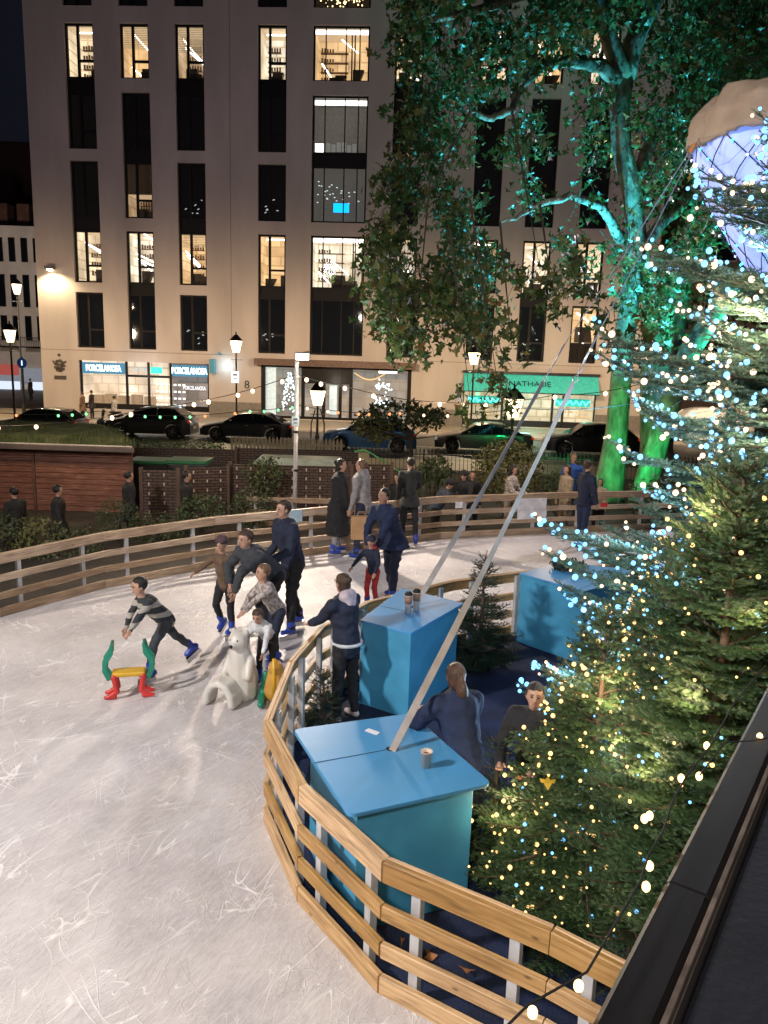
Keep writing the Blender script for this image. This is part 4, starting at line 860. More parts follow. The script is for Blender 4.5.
        for wx in P['wb']:
            c = Vector((wx-X0, sd*(W/2-.12), P['wr'])); R = Matrix.Rotation(PI/2, 3, 'X')
            b = MB(); wr = P['wr']; b.lathe([(wr*.62, -.1), (wr*.93, -.105), (wr, -.07), (wr, .07), (wr*.93, .105), (wr*.62, .1)], c, 24, R); ty = b.build('wheel', rubber, root, smooth=True)
            b = MB(); b.lathe([(wr*.2, .085), (wr*.63, .1), (wr*.63, -.1), (wr*.2, -.085)], c, 20, R)
            b.build('rim', M('dark_rim', (.03, .03, .035), .5, .6), ty)  # rim barrel in one even dark metal
            b = MB()
            for q in range(5):
                a = q*2*PI/5; d = Vector((math.cos(a), 0, math.sin(a))); b.tube([c+Vector((0, sd*.11, 0)), c+d*wr*.62+Vector((0, sd*.112, 0))], [.04, .022], 5)
            b.build('spokes', M('alloy', (.4, .4, .42), .3, .9), ty)
    for x, z in ((-.012-X0, .45), (L+.012-X0, .55)):
        b = MB(); b.box((x, 0, z), (.02, .5, .11)); b.build('number_plate', plate_m, root)
    p = A(px, 420, D); root.location = (p.x, D, -.885); root.rotation_euler = (0, 0, rad(-3+rot)+(PI if flip else 0)); root.scale = (sc, sc, sc); return root
pb = lambda n, c, m=.3: M(n, c, .28, m, var=.06, coat=.6)
pblack = pb('black_paint', (.02, .021, .026)); pdark = pb('dark_grey_paint', (.03, .032, .04)); pblue = pb('blue_paint', (.03, .13, .3)); pgrey = pb('grey_paint', (.13, .125, .12), .6); pwhite = pb('white_paint', (.6, .6, .6), 0)
car('dark hatchback nearest the left edge behind the shed roof', 43, 39.5, 'hatch', pdark, flip=False)
car('dark estate car in front of the tile shop door', 152, 41, 'suv', pdark, flip=False)
car('glossy black saloon left of the white pole', 249, 41, 'sedan', pblack, flip=False)
car('bright blue crossover behind the little tree', 371, 38, 'suv', pblue)
car('metallic grey saloon in front of the turquoise shop', 484, 39, 'sedan', pgrey)
car('black car beside the green lit trunk', 592, 39, 'suv', pblack)
car('white van half hidden by the big fir', 705, 47, 'van', pwhite)
# ---- scooter by the shop
t = thing('motor_scooter', 'dark scooter parked on the pavement beside the tile shop window', 'scooter', A(112, 420, 43.8)*1); t.location.z = -.76; o_ = t.location.copy()
b = MB(); b.cap(o_+Vector((-.1, 0, .62)), .14, o_+Vector((.5, 0, .7)), .16); b.cap(o_+Vector((-.55, 0, .35)), .06, o_+Vector((-.45, 0, .9)), .09); b.box(o_+Vector((-.2, 0, .34)), (.6, .26, .08)); b.build('body', pdark, t, smooth=True)
for x in (-.62, .5): b = MB(); b.lathe([(.1, -.05), (.22, -.06), (.24, 0), (.22, .06), (.1, .05)], o_+Vector((x, 0, .24)), 18, Matrix.Rotation(PI/2, 3, 'X')); b.build('wheel', rubber, t, smooth=True)
b = MB(); b.tube([o_+Vector((-.42, -.3, 1.02)), o_+Vector((-.45, 0, 1.0)), o_+Vector((-.42, .3, 1.02))], .02, 6); b.build('handlebar', chrome, t)
b = MB(); b.box(o_+Vector((.2, 0, .84)), (.6, .26, .08)); b.build('seat', rubber, t, bevel=.02)

# ================================================================ STREET FURNITURE
lamp_glow = EM('lamp_glow', (1, .70, .42), 3.4); 
def street_lamp(px, ptop, Y, zb, label, lz=.62, rp=.055, watt=220, glow=None, arms=True):
    watt *= 2.6 if Y == 44 else 1
    p = A(px, ptop, Y); t = thing('street_lamp', label, 'street lamp', (p.x, p.y, zb), 'street lamps with glass lanterns'); x, y, zt = p; zl = zt-lz*1.25
    b = MB(); b.lathe([(.16, zb), (.16, zb+.1), (.1, zb+.2), (.1, zb+.9), (.07, zb+1.0), (rp, zb+1.1), (rp*.75, zl-.05), (rp*1.3, zl), (.03, zl+.02)], (x, y, 0), 12)
    b.build('post', black, t, smooth=True)
    if arms: b = MB(); b.tube([(x-.3, y, zl-.35), (x+.3, y, zl-.35)], .018, 6); b.build('ladder_bar', black, t)
    b = MB(); w0, w1 = lz*.2, lz*.36; b.lathe([(w0, zl+.03), (w1, zl+lz*.7)], (x, y, 0), 6); b.build('lantern', glow or lamp_glow, t)
    b = MB()
    for k in range(6):
        a = k*PI/3; c = Vector((math.cos(a), math.sin(a), 0)); b.tube([Vector((x, y, zl+.02))+c*(w0+.005), Vector((x, y, zl+lz*.7))+c*(w1+.005)], .012, 4)
    b.lathe([(w1*1.15, zl+lz*.7), (w1*.9, zl+lz*.8), (w1*.35, zl+lz*1.02), (.03, zl+lz*1.08), (.045, zl+lz*1.13), (.0, zl+lz*1.25)], (x, y, 0), 12); b.build('lantern_cap', black, t)
    lamp('POINT', (x, y-.3-.0, zl+lz*.35), watt, (1, .77, .46), size=.12, name='lantern_light'); return t
street_lamp(16, 276, 45, -.77, 'tallest lamp post, far left above the side street', .8)
street_lamp(9, 320, 36, -.77, 'lower lantern at the left edge beside the tall lamp', .8)
street_lamp(236, 331, 44, -.77, 'lantern post carrying a white sign left of the number 8', .95, watt=420)
street_lamp(318, 378, 34, -.77, 'short bright lantern on a twin post in front of the office entrance', .95, watt=160)
street_lamp(475, 343, 44, -.77, 'lantern above the grey saloon among hanging leaves', .95, watt=420)
street_lamp(515, 383, 27, gz(27), 'large lantern seen between the two straps', .95, watt=90)
x = A(318, 400, 34).x
for dx in (-.28, .28): b = MB(); b.tube([(x+dx, 34, -.77), (x+dx, 34, .7), (x+dx*.4, 34, 1.3)], .03, 6); tag(b.build('lamp_guard', black), 'thin iron side stay %s of the twin lamp post' % ('left' if dx < 0 else 'right'), 'post stay')
def sign_on_post(px, py, Y, w, h, label, m, post=True):
    p = A(px, py, Y); t = thing('parking_sign', label, 'sign', p); b = MB(); b.box(p+Vector((0, -.1, 0)), (w, .02, h)); b.build('plate', m, t); b = MB(); b.box(p+Vector((0, -.113, h*.2)), (w*.6, .004, h*.18)); b.box(p+Vector((0, -.113, -h*.15)), (w*.5, .004, h*.1)); b.build('lettering_band', M('sign_dark', (.1, .1, .14), .5), t); return t
sign_on_post(235.5, 377, 44, .4, .62, 'small white parking sign on the lantern post', M('sign_white', (.7, .7, .68), .4))
sign_on_post(296, 421, 17.2, .16, .22, 'white notice box strapped to the tall white pole', M('box_white', (.7, .7, .7), .4))
p = A(22.5, 363, 40); t = thing('road_sign', 'round blue road sign beside the left lamp posts', 'sign', (p.x, 40, -.77)); b = MB(); b.tube([(p.x, 40, -.77), (p.x, 40, p.z+.3)], .03, 6); b.build('post', black, t); b = MB(); b.lathe([(.25, -.01), (.25, .01)], p+Vector((0, -.06, 0)), 20, Matrix.Rotation(PI/2, 3, 'X')); b.build('disc', M('blue_sign', (.02, .12, .5), .4, em=(.05, .2, .6), es=.06), t)
b = MB(); b.box(p+Vector((0, -.08, .0)), (.05, .01, .24)); b.build('symbol', M('sign_white', (.7, .7, .68), .4), t)
# small extinguisher-red light low at the kerb
# ---- white light pole with floodlight
PY = 17.3; pt = A(297, 352, PY); pole = thing('light_pole', 'slim white pole with a floodlight rising behind the far barrier', 'light pole', (pt.x, PY, -.16))
b = MB(); b.tube([(pt.x-.02, PY, -.16), (pt.x, PY, pt.z)], .045, 10); b.build('pole', M('white_pole', (.6, .6, .6), .4), pole, smooth=True)
for zz in (1.15, 2.0): b = MB(); b.tube([(pt.x, PY, zz), (pt.x, PY, zz+.05)], .055, 10); b.build('clamp', black, pole)
b = MB(); b.box((pt.x+.13, PY-.02, pt.z-.08), (.3, .16, .16), Matrix.Rotation(rad(-12), 3, 'Y')); fl = b.build('floodlight', black, pole, bevel=.01)
b = MB(); b.box((pt.x+.13, PY-.12, pt.z-.1), (.26, .05, .12)); b.build('flood_lens', EM('flood_glow', (1, .88, .72), 30), fl)
b = MB(); b.box((pt.x, PY-.05, 1.3), (.02, .02, .02)); 
# ---- festoon strings
bulb_w = EM('festoon_glow', (1, .66, .40), 3.2); bulb_g = EM('festoon_green', (.25, 1, .40), 1.6); bulb_o = EM('festoon_orange', (1, .3, .1), 1.8)
def festoon(name, label, pts, bulbs, rB, wire=.009):
    t = thing('string_lights', label, 'string lights', pts[0]); P = []
    for i in range(len(pts)-1):
        a, c = pts[i], pts[i+1]; sag = (c-a).length*.035
        for k in range(10): f = k/10; P.append(a.lerp(c, f)-Vector((0, 0, 4*sag*f*(1-f))))
    P.append(pts[-1]); b = MB(); b.tube(P, wire, 5); b.build('cable', rubber, t)
    for (p, m) in bulbs:
        j = min(P, key=lambda q: abs(q.x-p[0])); b = MB(); b.ell((j.x, j.y, j.z-rB*1.1), (rB, rB, rB*1.15), n=10, m=7); b.build('bulb', m, t, smooth=True)
    return t
Yf = 17.3
def AP(px, py, Y=Yf): return A(px, py, Y)
up1 = [AP(-40, 425), AP(150, 408), AP(297, 374), AP(345, 386), AP(440, 402), AP(555, 395), AP(640, 384)]
festoon('f', 'upper festoon cable of round white bulbs hung from the white pole', up1, [((AP(x, 390)).xz.to_tuple() and AP(x, 390), bulb_w) for x in (-12, 0, 34, 102, 133, 189, 213, 232, 258, 278, 297, 307, 319, 344, 370, 438, 459, 490, 552, 607)], .045)
Yg = 20.5
for q_ in (10, 110, 205, 330, 440, 560): v_ = AP(q_, 396); lamp('POINT', v_-Vector((0, .1, .25)), 60, (1, .72, .45), size=.08, name='festoon_light')
lo = [AP(-40, 408, Yg), AP(100, 411, Yg), AP(250, 410, Yg), AP(297, 405, Yg), AP(400, 412, Yg), AP(520, 408, Yg), AP(640, 402, Yg)]
festoon('f', 'lower festoon cable of small green and orange bulbs crossing the parked cars', lo, [(AP(x, 400, Yg), m_) for x, m_ in ((13, bulb_o), (52, bulb_g), (70, bulb_g), (90, bulb_g), (126, bulb_g), (144, bulb_g), (161, bulb_g), (178, bulb_g), (194, bulb_g), (212, bulb_o), (229, bulb_o), (246, bulb_g), (262, bulb_g), (278, bulb_g), (293, bulb_g), (307, bulb_w), (323, bulb_w), (338, bulb_o), (355, bulb_o), (371, bulb_o), (388, bulb_o), (404, bulb_o), (430, bulb_w), (452, bulb_w))], .035)

# ================================================================ GARDEN BEHIND THE RINK
shedw = wood('shed_board', (.21, .085, .055), (.34, .17, .12), .7)
SY = 18.6; xr = A(132, 470, SY).x; xlft = xr-7.; ze = A(100, 452, SY).z; zg = gz(SY)
sh = thing('garden_shed', 'low red-brown timber shed with a planted green roof', 'shed', ((xr+xlft)/2, SY, zg))
nb_ = 11; bh = (ze-zg)/nb_
for k in range(3):
    b = MB(); xa, xb = xlft+(xr-xlft)*k/3+.03, xlft+(xr-xlft)*(k+1)/3-.03
    for j in range(nb_): b.board((xa, SY+.02*(j % 2)*0, zg+bh*(j+.5)), (xb, SY, zg+bh*(j+.5)), bh*.93, .03)
    b.build('wall_boards', shedw, sh)
shx = 1.75
b = MB(); b.prism([(xlft, SY+.05), (xr, SY+.05), (xr-shx, SY+3.3), (xlft, SY+3.3)], zg, ze-.01); b.build('shed_body', M('shed_inner', (.03, .018, .012), .9), sh)
b = MB()
for k in range(4): x = xlft+(xr-xlft)*k/3; b.box((x, SY-.03, (ze+zg)/2), (.07, .05, ze-zg))
b.build('corner_posts', M('shed_trim', (.1, .045, .03), .8), sh)
b = MB(); b.prism([(xlft-.1, SY-.4), (xr+.2, SY-.4), (xr+.2-shx*1.1, SY+3.5), (xlft-.1, SY+3.5)], ze+.05, ze+.18); b.build('roof_edge', M('roof_lead', (.07, .055, .05), .6), sh, bevel=.02)
b = MB(); b.box(((xr+xlft)/2+.02, SY-.385, ze+.2), (xr-xlft+.25, .04, .03)); b.build('roof_trim', M('pale_trim', (.4, .38, .33), .6), sh)
b = MB(); x0_, x1_ = xlft-.1, xr+.3
V = []; 
for k in range(9000):
    y = rnd.uniform(SY-.3, SY+3.3); x = rnd.uniform(x0_, x1_-.25-shx*(y-SY)/3.3); z = ze+.23+.12*noise.noise(Vector((x*2, y*2, 0)))+.07; h = rnd.uniform(.04, .12); a = rnd.random()*PI; dx, dy = .012*math.cos(a), .012*math.sin(a); lx, ly = rnd.gauss(0, .03), rnd.gauss(0, .03)
    V.append(((x-dx, y-dy, z-.1), (x+dx, y+dy, z-.1), (x+lx, y+ly, z+h)))
for t3 in V: b.add(t3, [(0, 1, 2)])
n0 = 24; vs = [(x0_+(x1_-.2-shx*j/10-x0_)*i/n0, SY-.3+3.6*j/10, ze+.22+(0 if i in (0, n0) or j in (0, 10) else .1+.08*rnd.random())) for i in range(n0+1) for j in range(11)]
b.add(vs, [(i*11+j, (i+1)*11+j, (i+1)*11+j+1, i*11+j+1) for i in range(n0) for j in range(10)])
grass_m = M('roof_grass', (.035, .075, .02), .8, hue=(.09, .10, .04), sc=3); b.build('green_roof', grass_m, sh)
# woven screens
def woven(name, c):
    m, n, b = nt(name); L = n.links; uv = n.nodes.new('ShaderNodeUVMap'); br = n.nodes.new('ShaderNodeTexBrick'); br.inputs['Scale'].default_value = 1; br.inputs['Brick Width'].default_value = .22; br.inputs['Row Height'].default_value = .07
    br.inputs['Color1'].default_value = col4(c); br.inputs['Color2'].default_value = col4([x*1.4 for x in c]); br.inputs['Mortar'].default_value = col4([x*.2 for x in c]); br.inputs['Mortar Size'].default_value = .012
    L.new(uv.outputs[0], br.inputs[0]); L.new(br.outputs[0], b.inputs['Base Color']); b.inputs['Roughness'].default_value = .7; bp = n.nodes.new('ShaderNodeBump'); bp.inputs['Strength'].default_value = 1; bp.inputs['Distance'].default_value = .02; L.new(br.outputs['Fac'], bp.inputs['Height']); bp.invert = True; L.new(bp.outputs[0], b.inputs['Normal']); return m
wov = woven('woven_willow', (.07, .042, .032)); stud = M('pale_peg', (.45, .38, .3), .5)
def screen(x0, x1, ptop, Y0, Y1, label, grp='woven willow screens', pegs=True, zb=None):
    a = A(x0, ptop, Y0); c = A(x1, ptop+(x1-x0)*.02, Y1); za = zb if zb is not None else gz(Y0)-.05
    t = thing('woven_screen', label, 'screen', (a.x, a.y, za), grp); b = MB(); a0 = Vector((a.x, a.y, (a.z+za)/2)); c0 = Vector((c.x, c.y, (c.z+za)/2)); b.board(a0, c0, a.z-za, .04, bev=.004); pb_ = b
    d = (c0-a0); L_ = d.length; d.normalize(); nn = Vector((d.y, -d.x, 0))
    for f in (0, 1): b = MB(); b.box(a0.lerp(c0, f)+Vector((0, 0, .03)), (.08, .08, a.z-za+.06)); b.build('post', M('screen_post', (.09, .055, .04), .8), t)
    if pegs:
        b = pb_; b.cm = 1; n_ = int(L_/.34)
        for k in range(n_):
            for j in range(5):
                b.box(a0+d*(.17+k*.34+(.0 if j % 2 else .0))+nn*.03+Vector((0, 0, (a.z-za)/2-.1-j*.22)), (.03, .02, .07))
    pb_.build('panel', [wov, stud], t)
    return t
screen(141, 178, 470, 17.8, 17.9, 'narrow woven screen panel beside the shed')
screen(186, 228, 468, 18.4, 19.0, 'slanted woven screen behind the dim walkers')
screen(230, 352, 464, 19.2, 19.3, 'long woven screen behind the bench')
screen(350, 392, 464, 19.35, 19.5, 'end woven screen behind the gliding couple')
screen(120, 236, 447, 22.6, 22.8, 'upper woven fence below the hedge', pegs=False)
screen(236, 362, 448, 22.9, 23.1, 'upper woven fence under the spiked railing', pegs=False)
# hedge strip
def foliage(name_, c, rr, n, size, mat, parent, seed, shape=None):
    r_ = np.random.RandomState(seed); b = MB()
    u = r_.normal(size=(n, 3)); u /= np.linalg.norm(u, axis=1)[:, None]; rad_ = r_.uniform(.35, 1, n)**.5
    cl = r_.normal(size=(9, 3)); cl /= np.linalg.norm(cl, axis=1)[:, None]
    lump = 1+.28*np.max(u @ cl.T, axis=1)**3-.12
    p = u*(rad_*lump)[:, None]*np.array(rr)+np.array(c)
    vs, fs = leaves(p, size, r_); b.v = vs; b.f = fs; b.mi = [0]*len(fs); b.uv = [None]*len(fs); return b.build(name_, mat, parent)
def leaves(p, size, r_, star=False):
    n = len(p); a = r_.normal(size=(n, 3)); a[:, 2] -= .3; a /= np.linalg.norm(a, axis=1)[:, None]; q = r_.normal(size=(n, 3)); c = np.cross(a, q); c /= np.linalg.norm(c, axis=1)[:, None]
    s = size*r_.uniform(.45, 1.4, n)[:, None]; nn = np.cross(a, c)
    if not star:
        pts = [p, p+a*s*.5+c*s*.3+nn*s*.08, p+a*s, p+a*s*.5-c*s*.3+nn*s*.08]; k = 4
    else:
        prof = [(0, 0), (.28, .16), (.22, .5), (.5, .42), (.52, .26), (1, 0)]; prof = prof+[(x, -y) for x, y in prof[-2:0:-1]]
        pts = [p+a*s*x+c*s*y*1.15+nn*s*(.12*abs(y)*2-.1*x*x) for x, y in prof]; k = len(prof)
    V = np.stack(pts, 1).reshape(-1, 3)
    return V.tolist(), [tuple(range(i*k, i*k+k)) for i in range(n)]
bush = M('bush_leaves', (.03, .055, .018), .55, hue=(.085, .11, .035), sc=5); bush2 = M('yellow_green_leaves', (.08, .10, .03), .55, hue=(.2, .18, .06), sc=6)
twig = M('twig', (.04, .03, .02), .8)
def shrub(px, py, Y, rr, n, size, mat, label, seed, cat='shrub'):
    p = A(px, py, Y); z0 = gz(Y); t = thing('shrub', label, cat, (p.x, Y, z0), 'shrubs behind the far barrier'); foliage('foliage', p, rr, n, size, mat, t, seed); b = MB()
    for k in range(5): b.tube([(p.x+rnd.gauss(0, .03), Y, z0), p+Vector((rnd.gauss(0, rr[0]*.4), rnd.gauss(0, .1), 0))], [.02, .008], 5)
    b.build('stems', twig, t); return t
shrub(6, 545, 14.6, (.5, .5, .6), 900, .07, bush, 'dark shrub at the very left behind the barrier', 1)
shrub(38, 540, 14.4, (.45, .4, .55), 420, .10, bush2, 'yellow-green leafy plant behind the left rails', 2)
shrub(72, 548, 14.4, (.7, .5, .4), 1000, .06, bush, 'low dark shrub between yellow plant and round bush', 3)
shrub(118, 519, 15.6, (.42, .4, .42), 1500, .045, bush, 'rounded small-leaved bush below the woven screen', 4)
shrub(160, 530, 15.8, (.7, .4, .35), 1100, .06, bush, 'low shrub behind the rails left of the leafy bush', 5)
shrub(200, 511, 16.2, (.55, .4, .35), 1000, .08, bush, 'spreading leafy bush in front of the slanted screen', 6)
shrub(250, 508, 16.8, (.5, .4, .4), 900, .07, bush, 'shrub beside the short rail section', 7)
shrub(264, 476, 18.8, (.5, .3, .5), 500, .10, bush, 'loose twiggy shrub left of the bench', 8)
shrub(508, 470, 19.8, (.9, .6, .75), 2600, .10, bush2, 'big yellow-green laurel bush before the iron railing', 9)
shrub(435, 470, 20.5, (.45, .4, .4), 800, .10, bush, 'laurel bush behind the leaning man', 10)
shrub(560, 486, 19.6, (.5, .4, .35), 500, .10, bush, 'low bush behind the lone teenager', 11)
shrub(660, 500, 19.6, (.9, .5, .6), 900, .10, bush, 'dark bush behind the far rail right of the trunk', 12)
# hedge
hp = A(172, 444, 24); t = thing('hedge', 'clipped low green hedge behind the bins', 'hedge', (hp.x, 24, gz(24))); b = MB(); r_ = np.random.RandomState(5); n_ = 3500
pp = np.stack([r_.uniform(-1.9, 1.6, n_)+hp.x, 24+r_.uniform(-.35, .35, n_), hp.z-.0+r_.uniform(-.7, .1, n_)], 1); b.v, b.f = leaves(pp, .07, r_); b.mi = [0]*n_; b.uv = [None]*n_; b.build('foliage', M('box_hedge', (.04, .10, .02), .6, hue=(.08, .16, .04), sc=4), t)
b = MB(); b.box((hp.x-.15, 24, hp.z-.75), (3.3, .5, 1.0)); b.build('hedge_core', twig, t)
# wheelie bins & planter
lid_m = M('green_lid', (.03, .16, .07), .35, var=.15)
for k, (px, lab) in enumerate(((152, 'left dark bin with a domed green lid beside the shed'), (190, 'right dark bin with a domed green lid behind the screens'))):
    p = A(px, 462, 20.6); t = thing('waste_bin', lab, 'bin', (p.x, 20.6, gz(20.6)), 'large bins with green lids'); b = MB(); b.box((p.x, 20.6, (p.z+gz(20.6))/2), (1.0, .8, p.z-gz(20.6))); b.build('bin_body', M('bin_plastic', (.015, .018, .02), .5), t, bevel=.03)
    b = MB(); b.board((p.x-.53, 20.6, p.z+.04), (p.x+.53, 20.6, p.z+.04), .09, .9, bev=.03); b.build('lid', lid_m, t, bevel=0)
p = A(300, 460, 21); t = thing('storage_box', 'long dark green storage box with a pale rimmed lid', 'storage box', (p.x, 21, gz(21))); b = MB(); b.box((p.x, 21, (p.z+gz(21))/2-.1), (2.1, .8, p.z-gz(21)-.2)); b.build('box_body', M('dark_green_box', (.01, .035, .03), .5), t, bevel=.02)
b = MB(); b.add([(p.x-1.2, 20.5, p.z-.08), (p.x+1.2, 20.5, p.z-.08), (p.x+1.2, 21.5, p.z-.08), (p.x-1.2, 21.5, p.z-.08), (p.x-1.05, 20.65, p.z+.08), (p.x+1.05, 20.65, p.z+.08), (p.x+1.05, 21.35, p.z+.08), (p.x-1.05, 21.35, p.z+.08)], [(0, 3, 2, 1), (4, 5, 6, 7), (0, 1, 5, 4), (1, 2, 6, 5), (2, 3, 7, 6), (3, 0, 4, 7)]); b.build('lid', M('pale_lid', (.35, .4, .33), .5), t)
# bench
p = A(313, 492, 19.3); t = thing('wooden_bench', 'slatted wooden bench with the seated man', 'bench', (p.x, 19.3, gz(19.3))); zb = p.z-.25; bw = M('bench_wood', (.18, .13, .1), .7)
b = MB()
for k in range(12): b.box((p.x-.85+k*.155, 19.6, zb+.32), (.05, .03, .5))
b.box((p.x, 19.6, zb+.6), (1.9, .05, .07)); b.build('backrest', bw, t)
b = MB()
for k in range(4): b.box((p.x, 19.15+k*.12, zb), (1.9, .09, .03))
b.build('seat', bw, t)
for dx in (-.85, .85):
    for dy in (19.12, 19.56): b = MB(); b.box((p.x+dx, dy, (zb+gz(19.3))/2-.02), (.06, .06, zb-gz(19.3))); b.build('leg', bw, t)
# short rail section behind the far barrier + gate
a = A(246, 497, 17.0); c = A(336, 499, 17.0); t = thing('rail_section', 'short straight section of timber rail behind the white pole', 'barrier', (a.x, 17, gz(17)))
for dz in (0, -.27, -.52):
    b = MB(); b.board(a+Vector((0, 0, dz-.05)), c+Vector((0, 0, dz-.05)), .11, .04); b.build('rail', pine2, t)
for f in (.1, .5, .93): q = a.lerp(c, f); b = MB(); b.box((q.x, 17.06, (q.z+gz(17))/2), (.06, .05, q.z-gz(17))); b.build('post', whitepost, t)
b = MB(); e_ = outer[5]+Vector((.05, .3, .85)); b.board(c+Vector((0, 0, -.05)), e_, .09, .04); b.build('rail', pine2, t)
# iron railings
def railing(px0, px1, ptop, Y, label, pitch=.13, h=None):
    a = A(px0, ptop, Y); c = A(px1, ptop+(px1-px0)*.031, Y); t = thing('iron_railing', label, 'railing', (a.x, Y, gz(Y)), 'spiked iron railings round the square'); n_ = int((c.x-a.x)/pitch); z0 = gz(Y)
    b = MB()
    for k in range(n_):
        x = a.x+k*pitch; z = a.z+(c.z-a.z)*k/n_; b.tube([(x, Y, z0), (x, Y, z-.12)], .011, 4, cap=False); b.tube([(x, Y, z-.12), (x, Y, z-.07), (x, Y, z)], [.012, .028, .002], 4)
    b.build('bars', black, t); b = MB(); b.box(((a.x+c.x)/2, Y, (a.z+c.z)/2-.2), (c.x-a.x, .045, .02)); b.box(((a.x+c.x)/2, Y, z0+.15), (c.x-a.x, .045, .02)); b.build('rail', black, t)
    for k in range(0, n_, 18): x = a.x+k*pitch; b = MB(); b.box((x, Y+.02, (z0+a.z)/2), (.05, .05, a.z-z0-.06)); b.build('post', black, t)
    return t
railing(352, 860, 446, 25.5, 'long black spiked railing between rink and street on the right')
# pale pointed picket strip over the upper screen
a = A(232, 435, 30); c = A(345, 437, 30); t = thing('picket_fence', 'pale pointed pickets in front of the black saloon', 'fence', (a.x, 30, gz(30))); b = MB(); n_ = 30; pk = M('pale_picket', (.42, .34, .22), .7); zg_ = gz(30)
for k in range(n_):
    x = a.x+(c.x-a.x)*k/n_; b.prism([(x-.05, 29.98), (x+.05, 29.98), (x+.05, 30.0), (x-.05, 30.0)], zg_, a.z-.12); b.add([(x-.05, 29.98, a.z-.12), (x+.05, 29.98, a.z-.12), (x, 29.99, a.z), (x+.05, 30, a.z-.12), (x-.05, 30, a.z-.12)], [(0, 1, 2), (1, 3, 2), (3, 4, 2), (4, 0, 2)])
b.build('pickets', pk, t); b = MB(); b.box(((a.x+c.x)/2, 30.03, a.z-.3), (c.x-a.x, .03, .06)); b.build('rail', pk, t)
# small bench/table details: stone post with rope
p = A(364, 452, 22); t = thing('timber_post', 'pale timber post with a green cord at the end of the upper fence', 'post', (p.x, 22, gz(22))); b = MB(); b.box((p.x, 22, (p.z+gz(22))/2), (.3, .2, p.z-gz(22))); b.build('post_body', M('old_pale_timber', (.3, .25, .15), .8, var=.3), t)
b = MB(); b.tube([(p.x-.25, 21.85, p.z+.02), (p.x, 21.8, p.z+.08), (p.x+.2, 21.8, p.z), (p.x+1.0, 21.5, p.z-.45)], [.03, .035, .02, .02], 6); b.build('cord', M('green_cord', (.12, .4, .12), .6), t)
# ================================================================ BLUE TABLES
blue = M('blue_paint_wood', (.06, .30, .50), .5, var=.16, sc=3, bump=.12, bsc=9); bluetop = M('blue_table_top', (.10, .38, .70), .36, hue=(.07, .30, .60), sc=4, bump=.08, bsc=7); dark = M('dark_gap', (.01, .01, .012), .8)
TZ = .97
def rounded(poly, r=.06, n=5):
    out = []; m_ = len(poly)
    for i in range(m_):
        a, b_, c = Vector(poly[i-1]), Vector(poly[i]), Vector(poly[(i+1) % m_]); u = (a-b_).normalized()*r; v = (c-b_).normalized()*r
        for k in range(n+1): t = k/n; out.append(tuple((b_+u)*(1-t)**2+b_*2*t*(1-t)+(b_+v)*t*t))
    return out
def table(label, corners, inset, seam, hole, parts2=True, r=.06):
    P = [G(x, y, TZ) for x, y in corners]; P = [Vector((p.x, p.y)) for p in P]; c = sum(P, Vector((0, 0)))/len(P)
    t = thing('blue_table', label, 'table', (c.x, c.y, .006), 'blue bar-height tables'); b = MB(); poly = rounded([tuple(p) for p in P], r)
    b.prism(poly, TZ-.028, TZ); b.build('table_top', bluetop, t, bevel=.004)
    B = []
    for p, f in zip(P, inset): q = c+(p-c)*f; B.append((q.x, q.y))
    b = MB(); b.prism(B, .008, TZ-.03); b.build('cabinet', blue, t, bevel=.006)
    b = MB()
    if seam: a_, c_ = [G(x, y, TZ) for x, y in seam]; a_.z = c_.z = TZ+.001; d = (c_-a_).normalized(); q = Vector((-d.y, d.x, 0))*.003; b.plate([a_-q, c_-q, c_+q, a_+q], (0, 0, .0012)); b.build('seam', dark, t)
    if hole: h = G(hole[0], hole[1], TZ); b = MB(); b.prism([(h.x+.045*math.cos(k*PI/8), h.y+.035*math.sin(k*PI/8)) for k in range(16)], TZ+.0008, TZ+.0022); b.build('cable_hole', dark, t)
    return t
table('nearest blue table with rounded top, two paper cups and a card', [(293, 729), (411, 713), (492, 783), (349, 815)], (.80, .84, .84, .80), ((314, 763), (386, 750)), (392, 749))
table('tall blue table behind the girl in navy, carrying two white bottles', [(360, 620), (402, 588), (464, 603), (411, 633)], (.98, .9, .9, .98), ((371, 604), (404, 611)), (413, 607), r=.02)
table('right hand blue table by the lit fir, carrying a dark wreath', [(519, 573), (566, 562), (650, 572), (584, 591)], (.97, .95, .95, .97), None, None, r=.02)
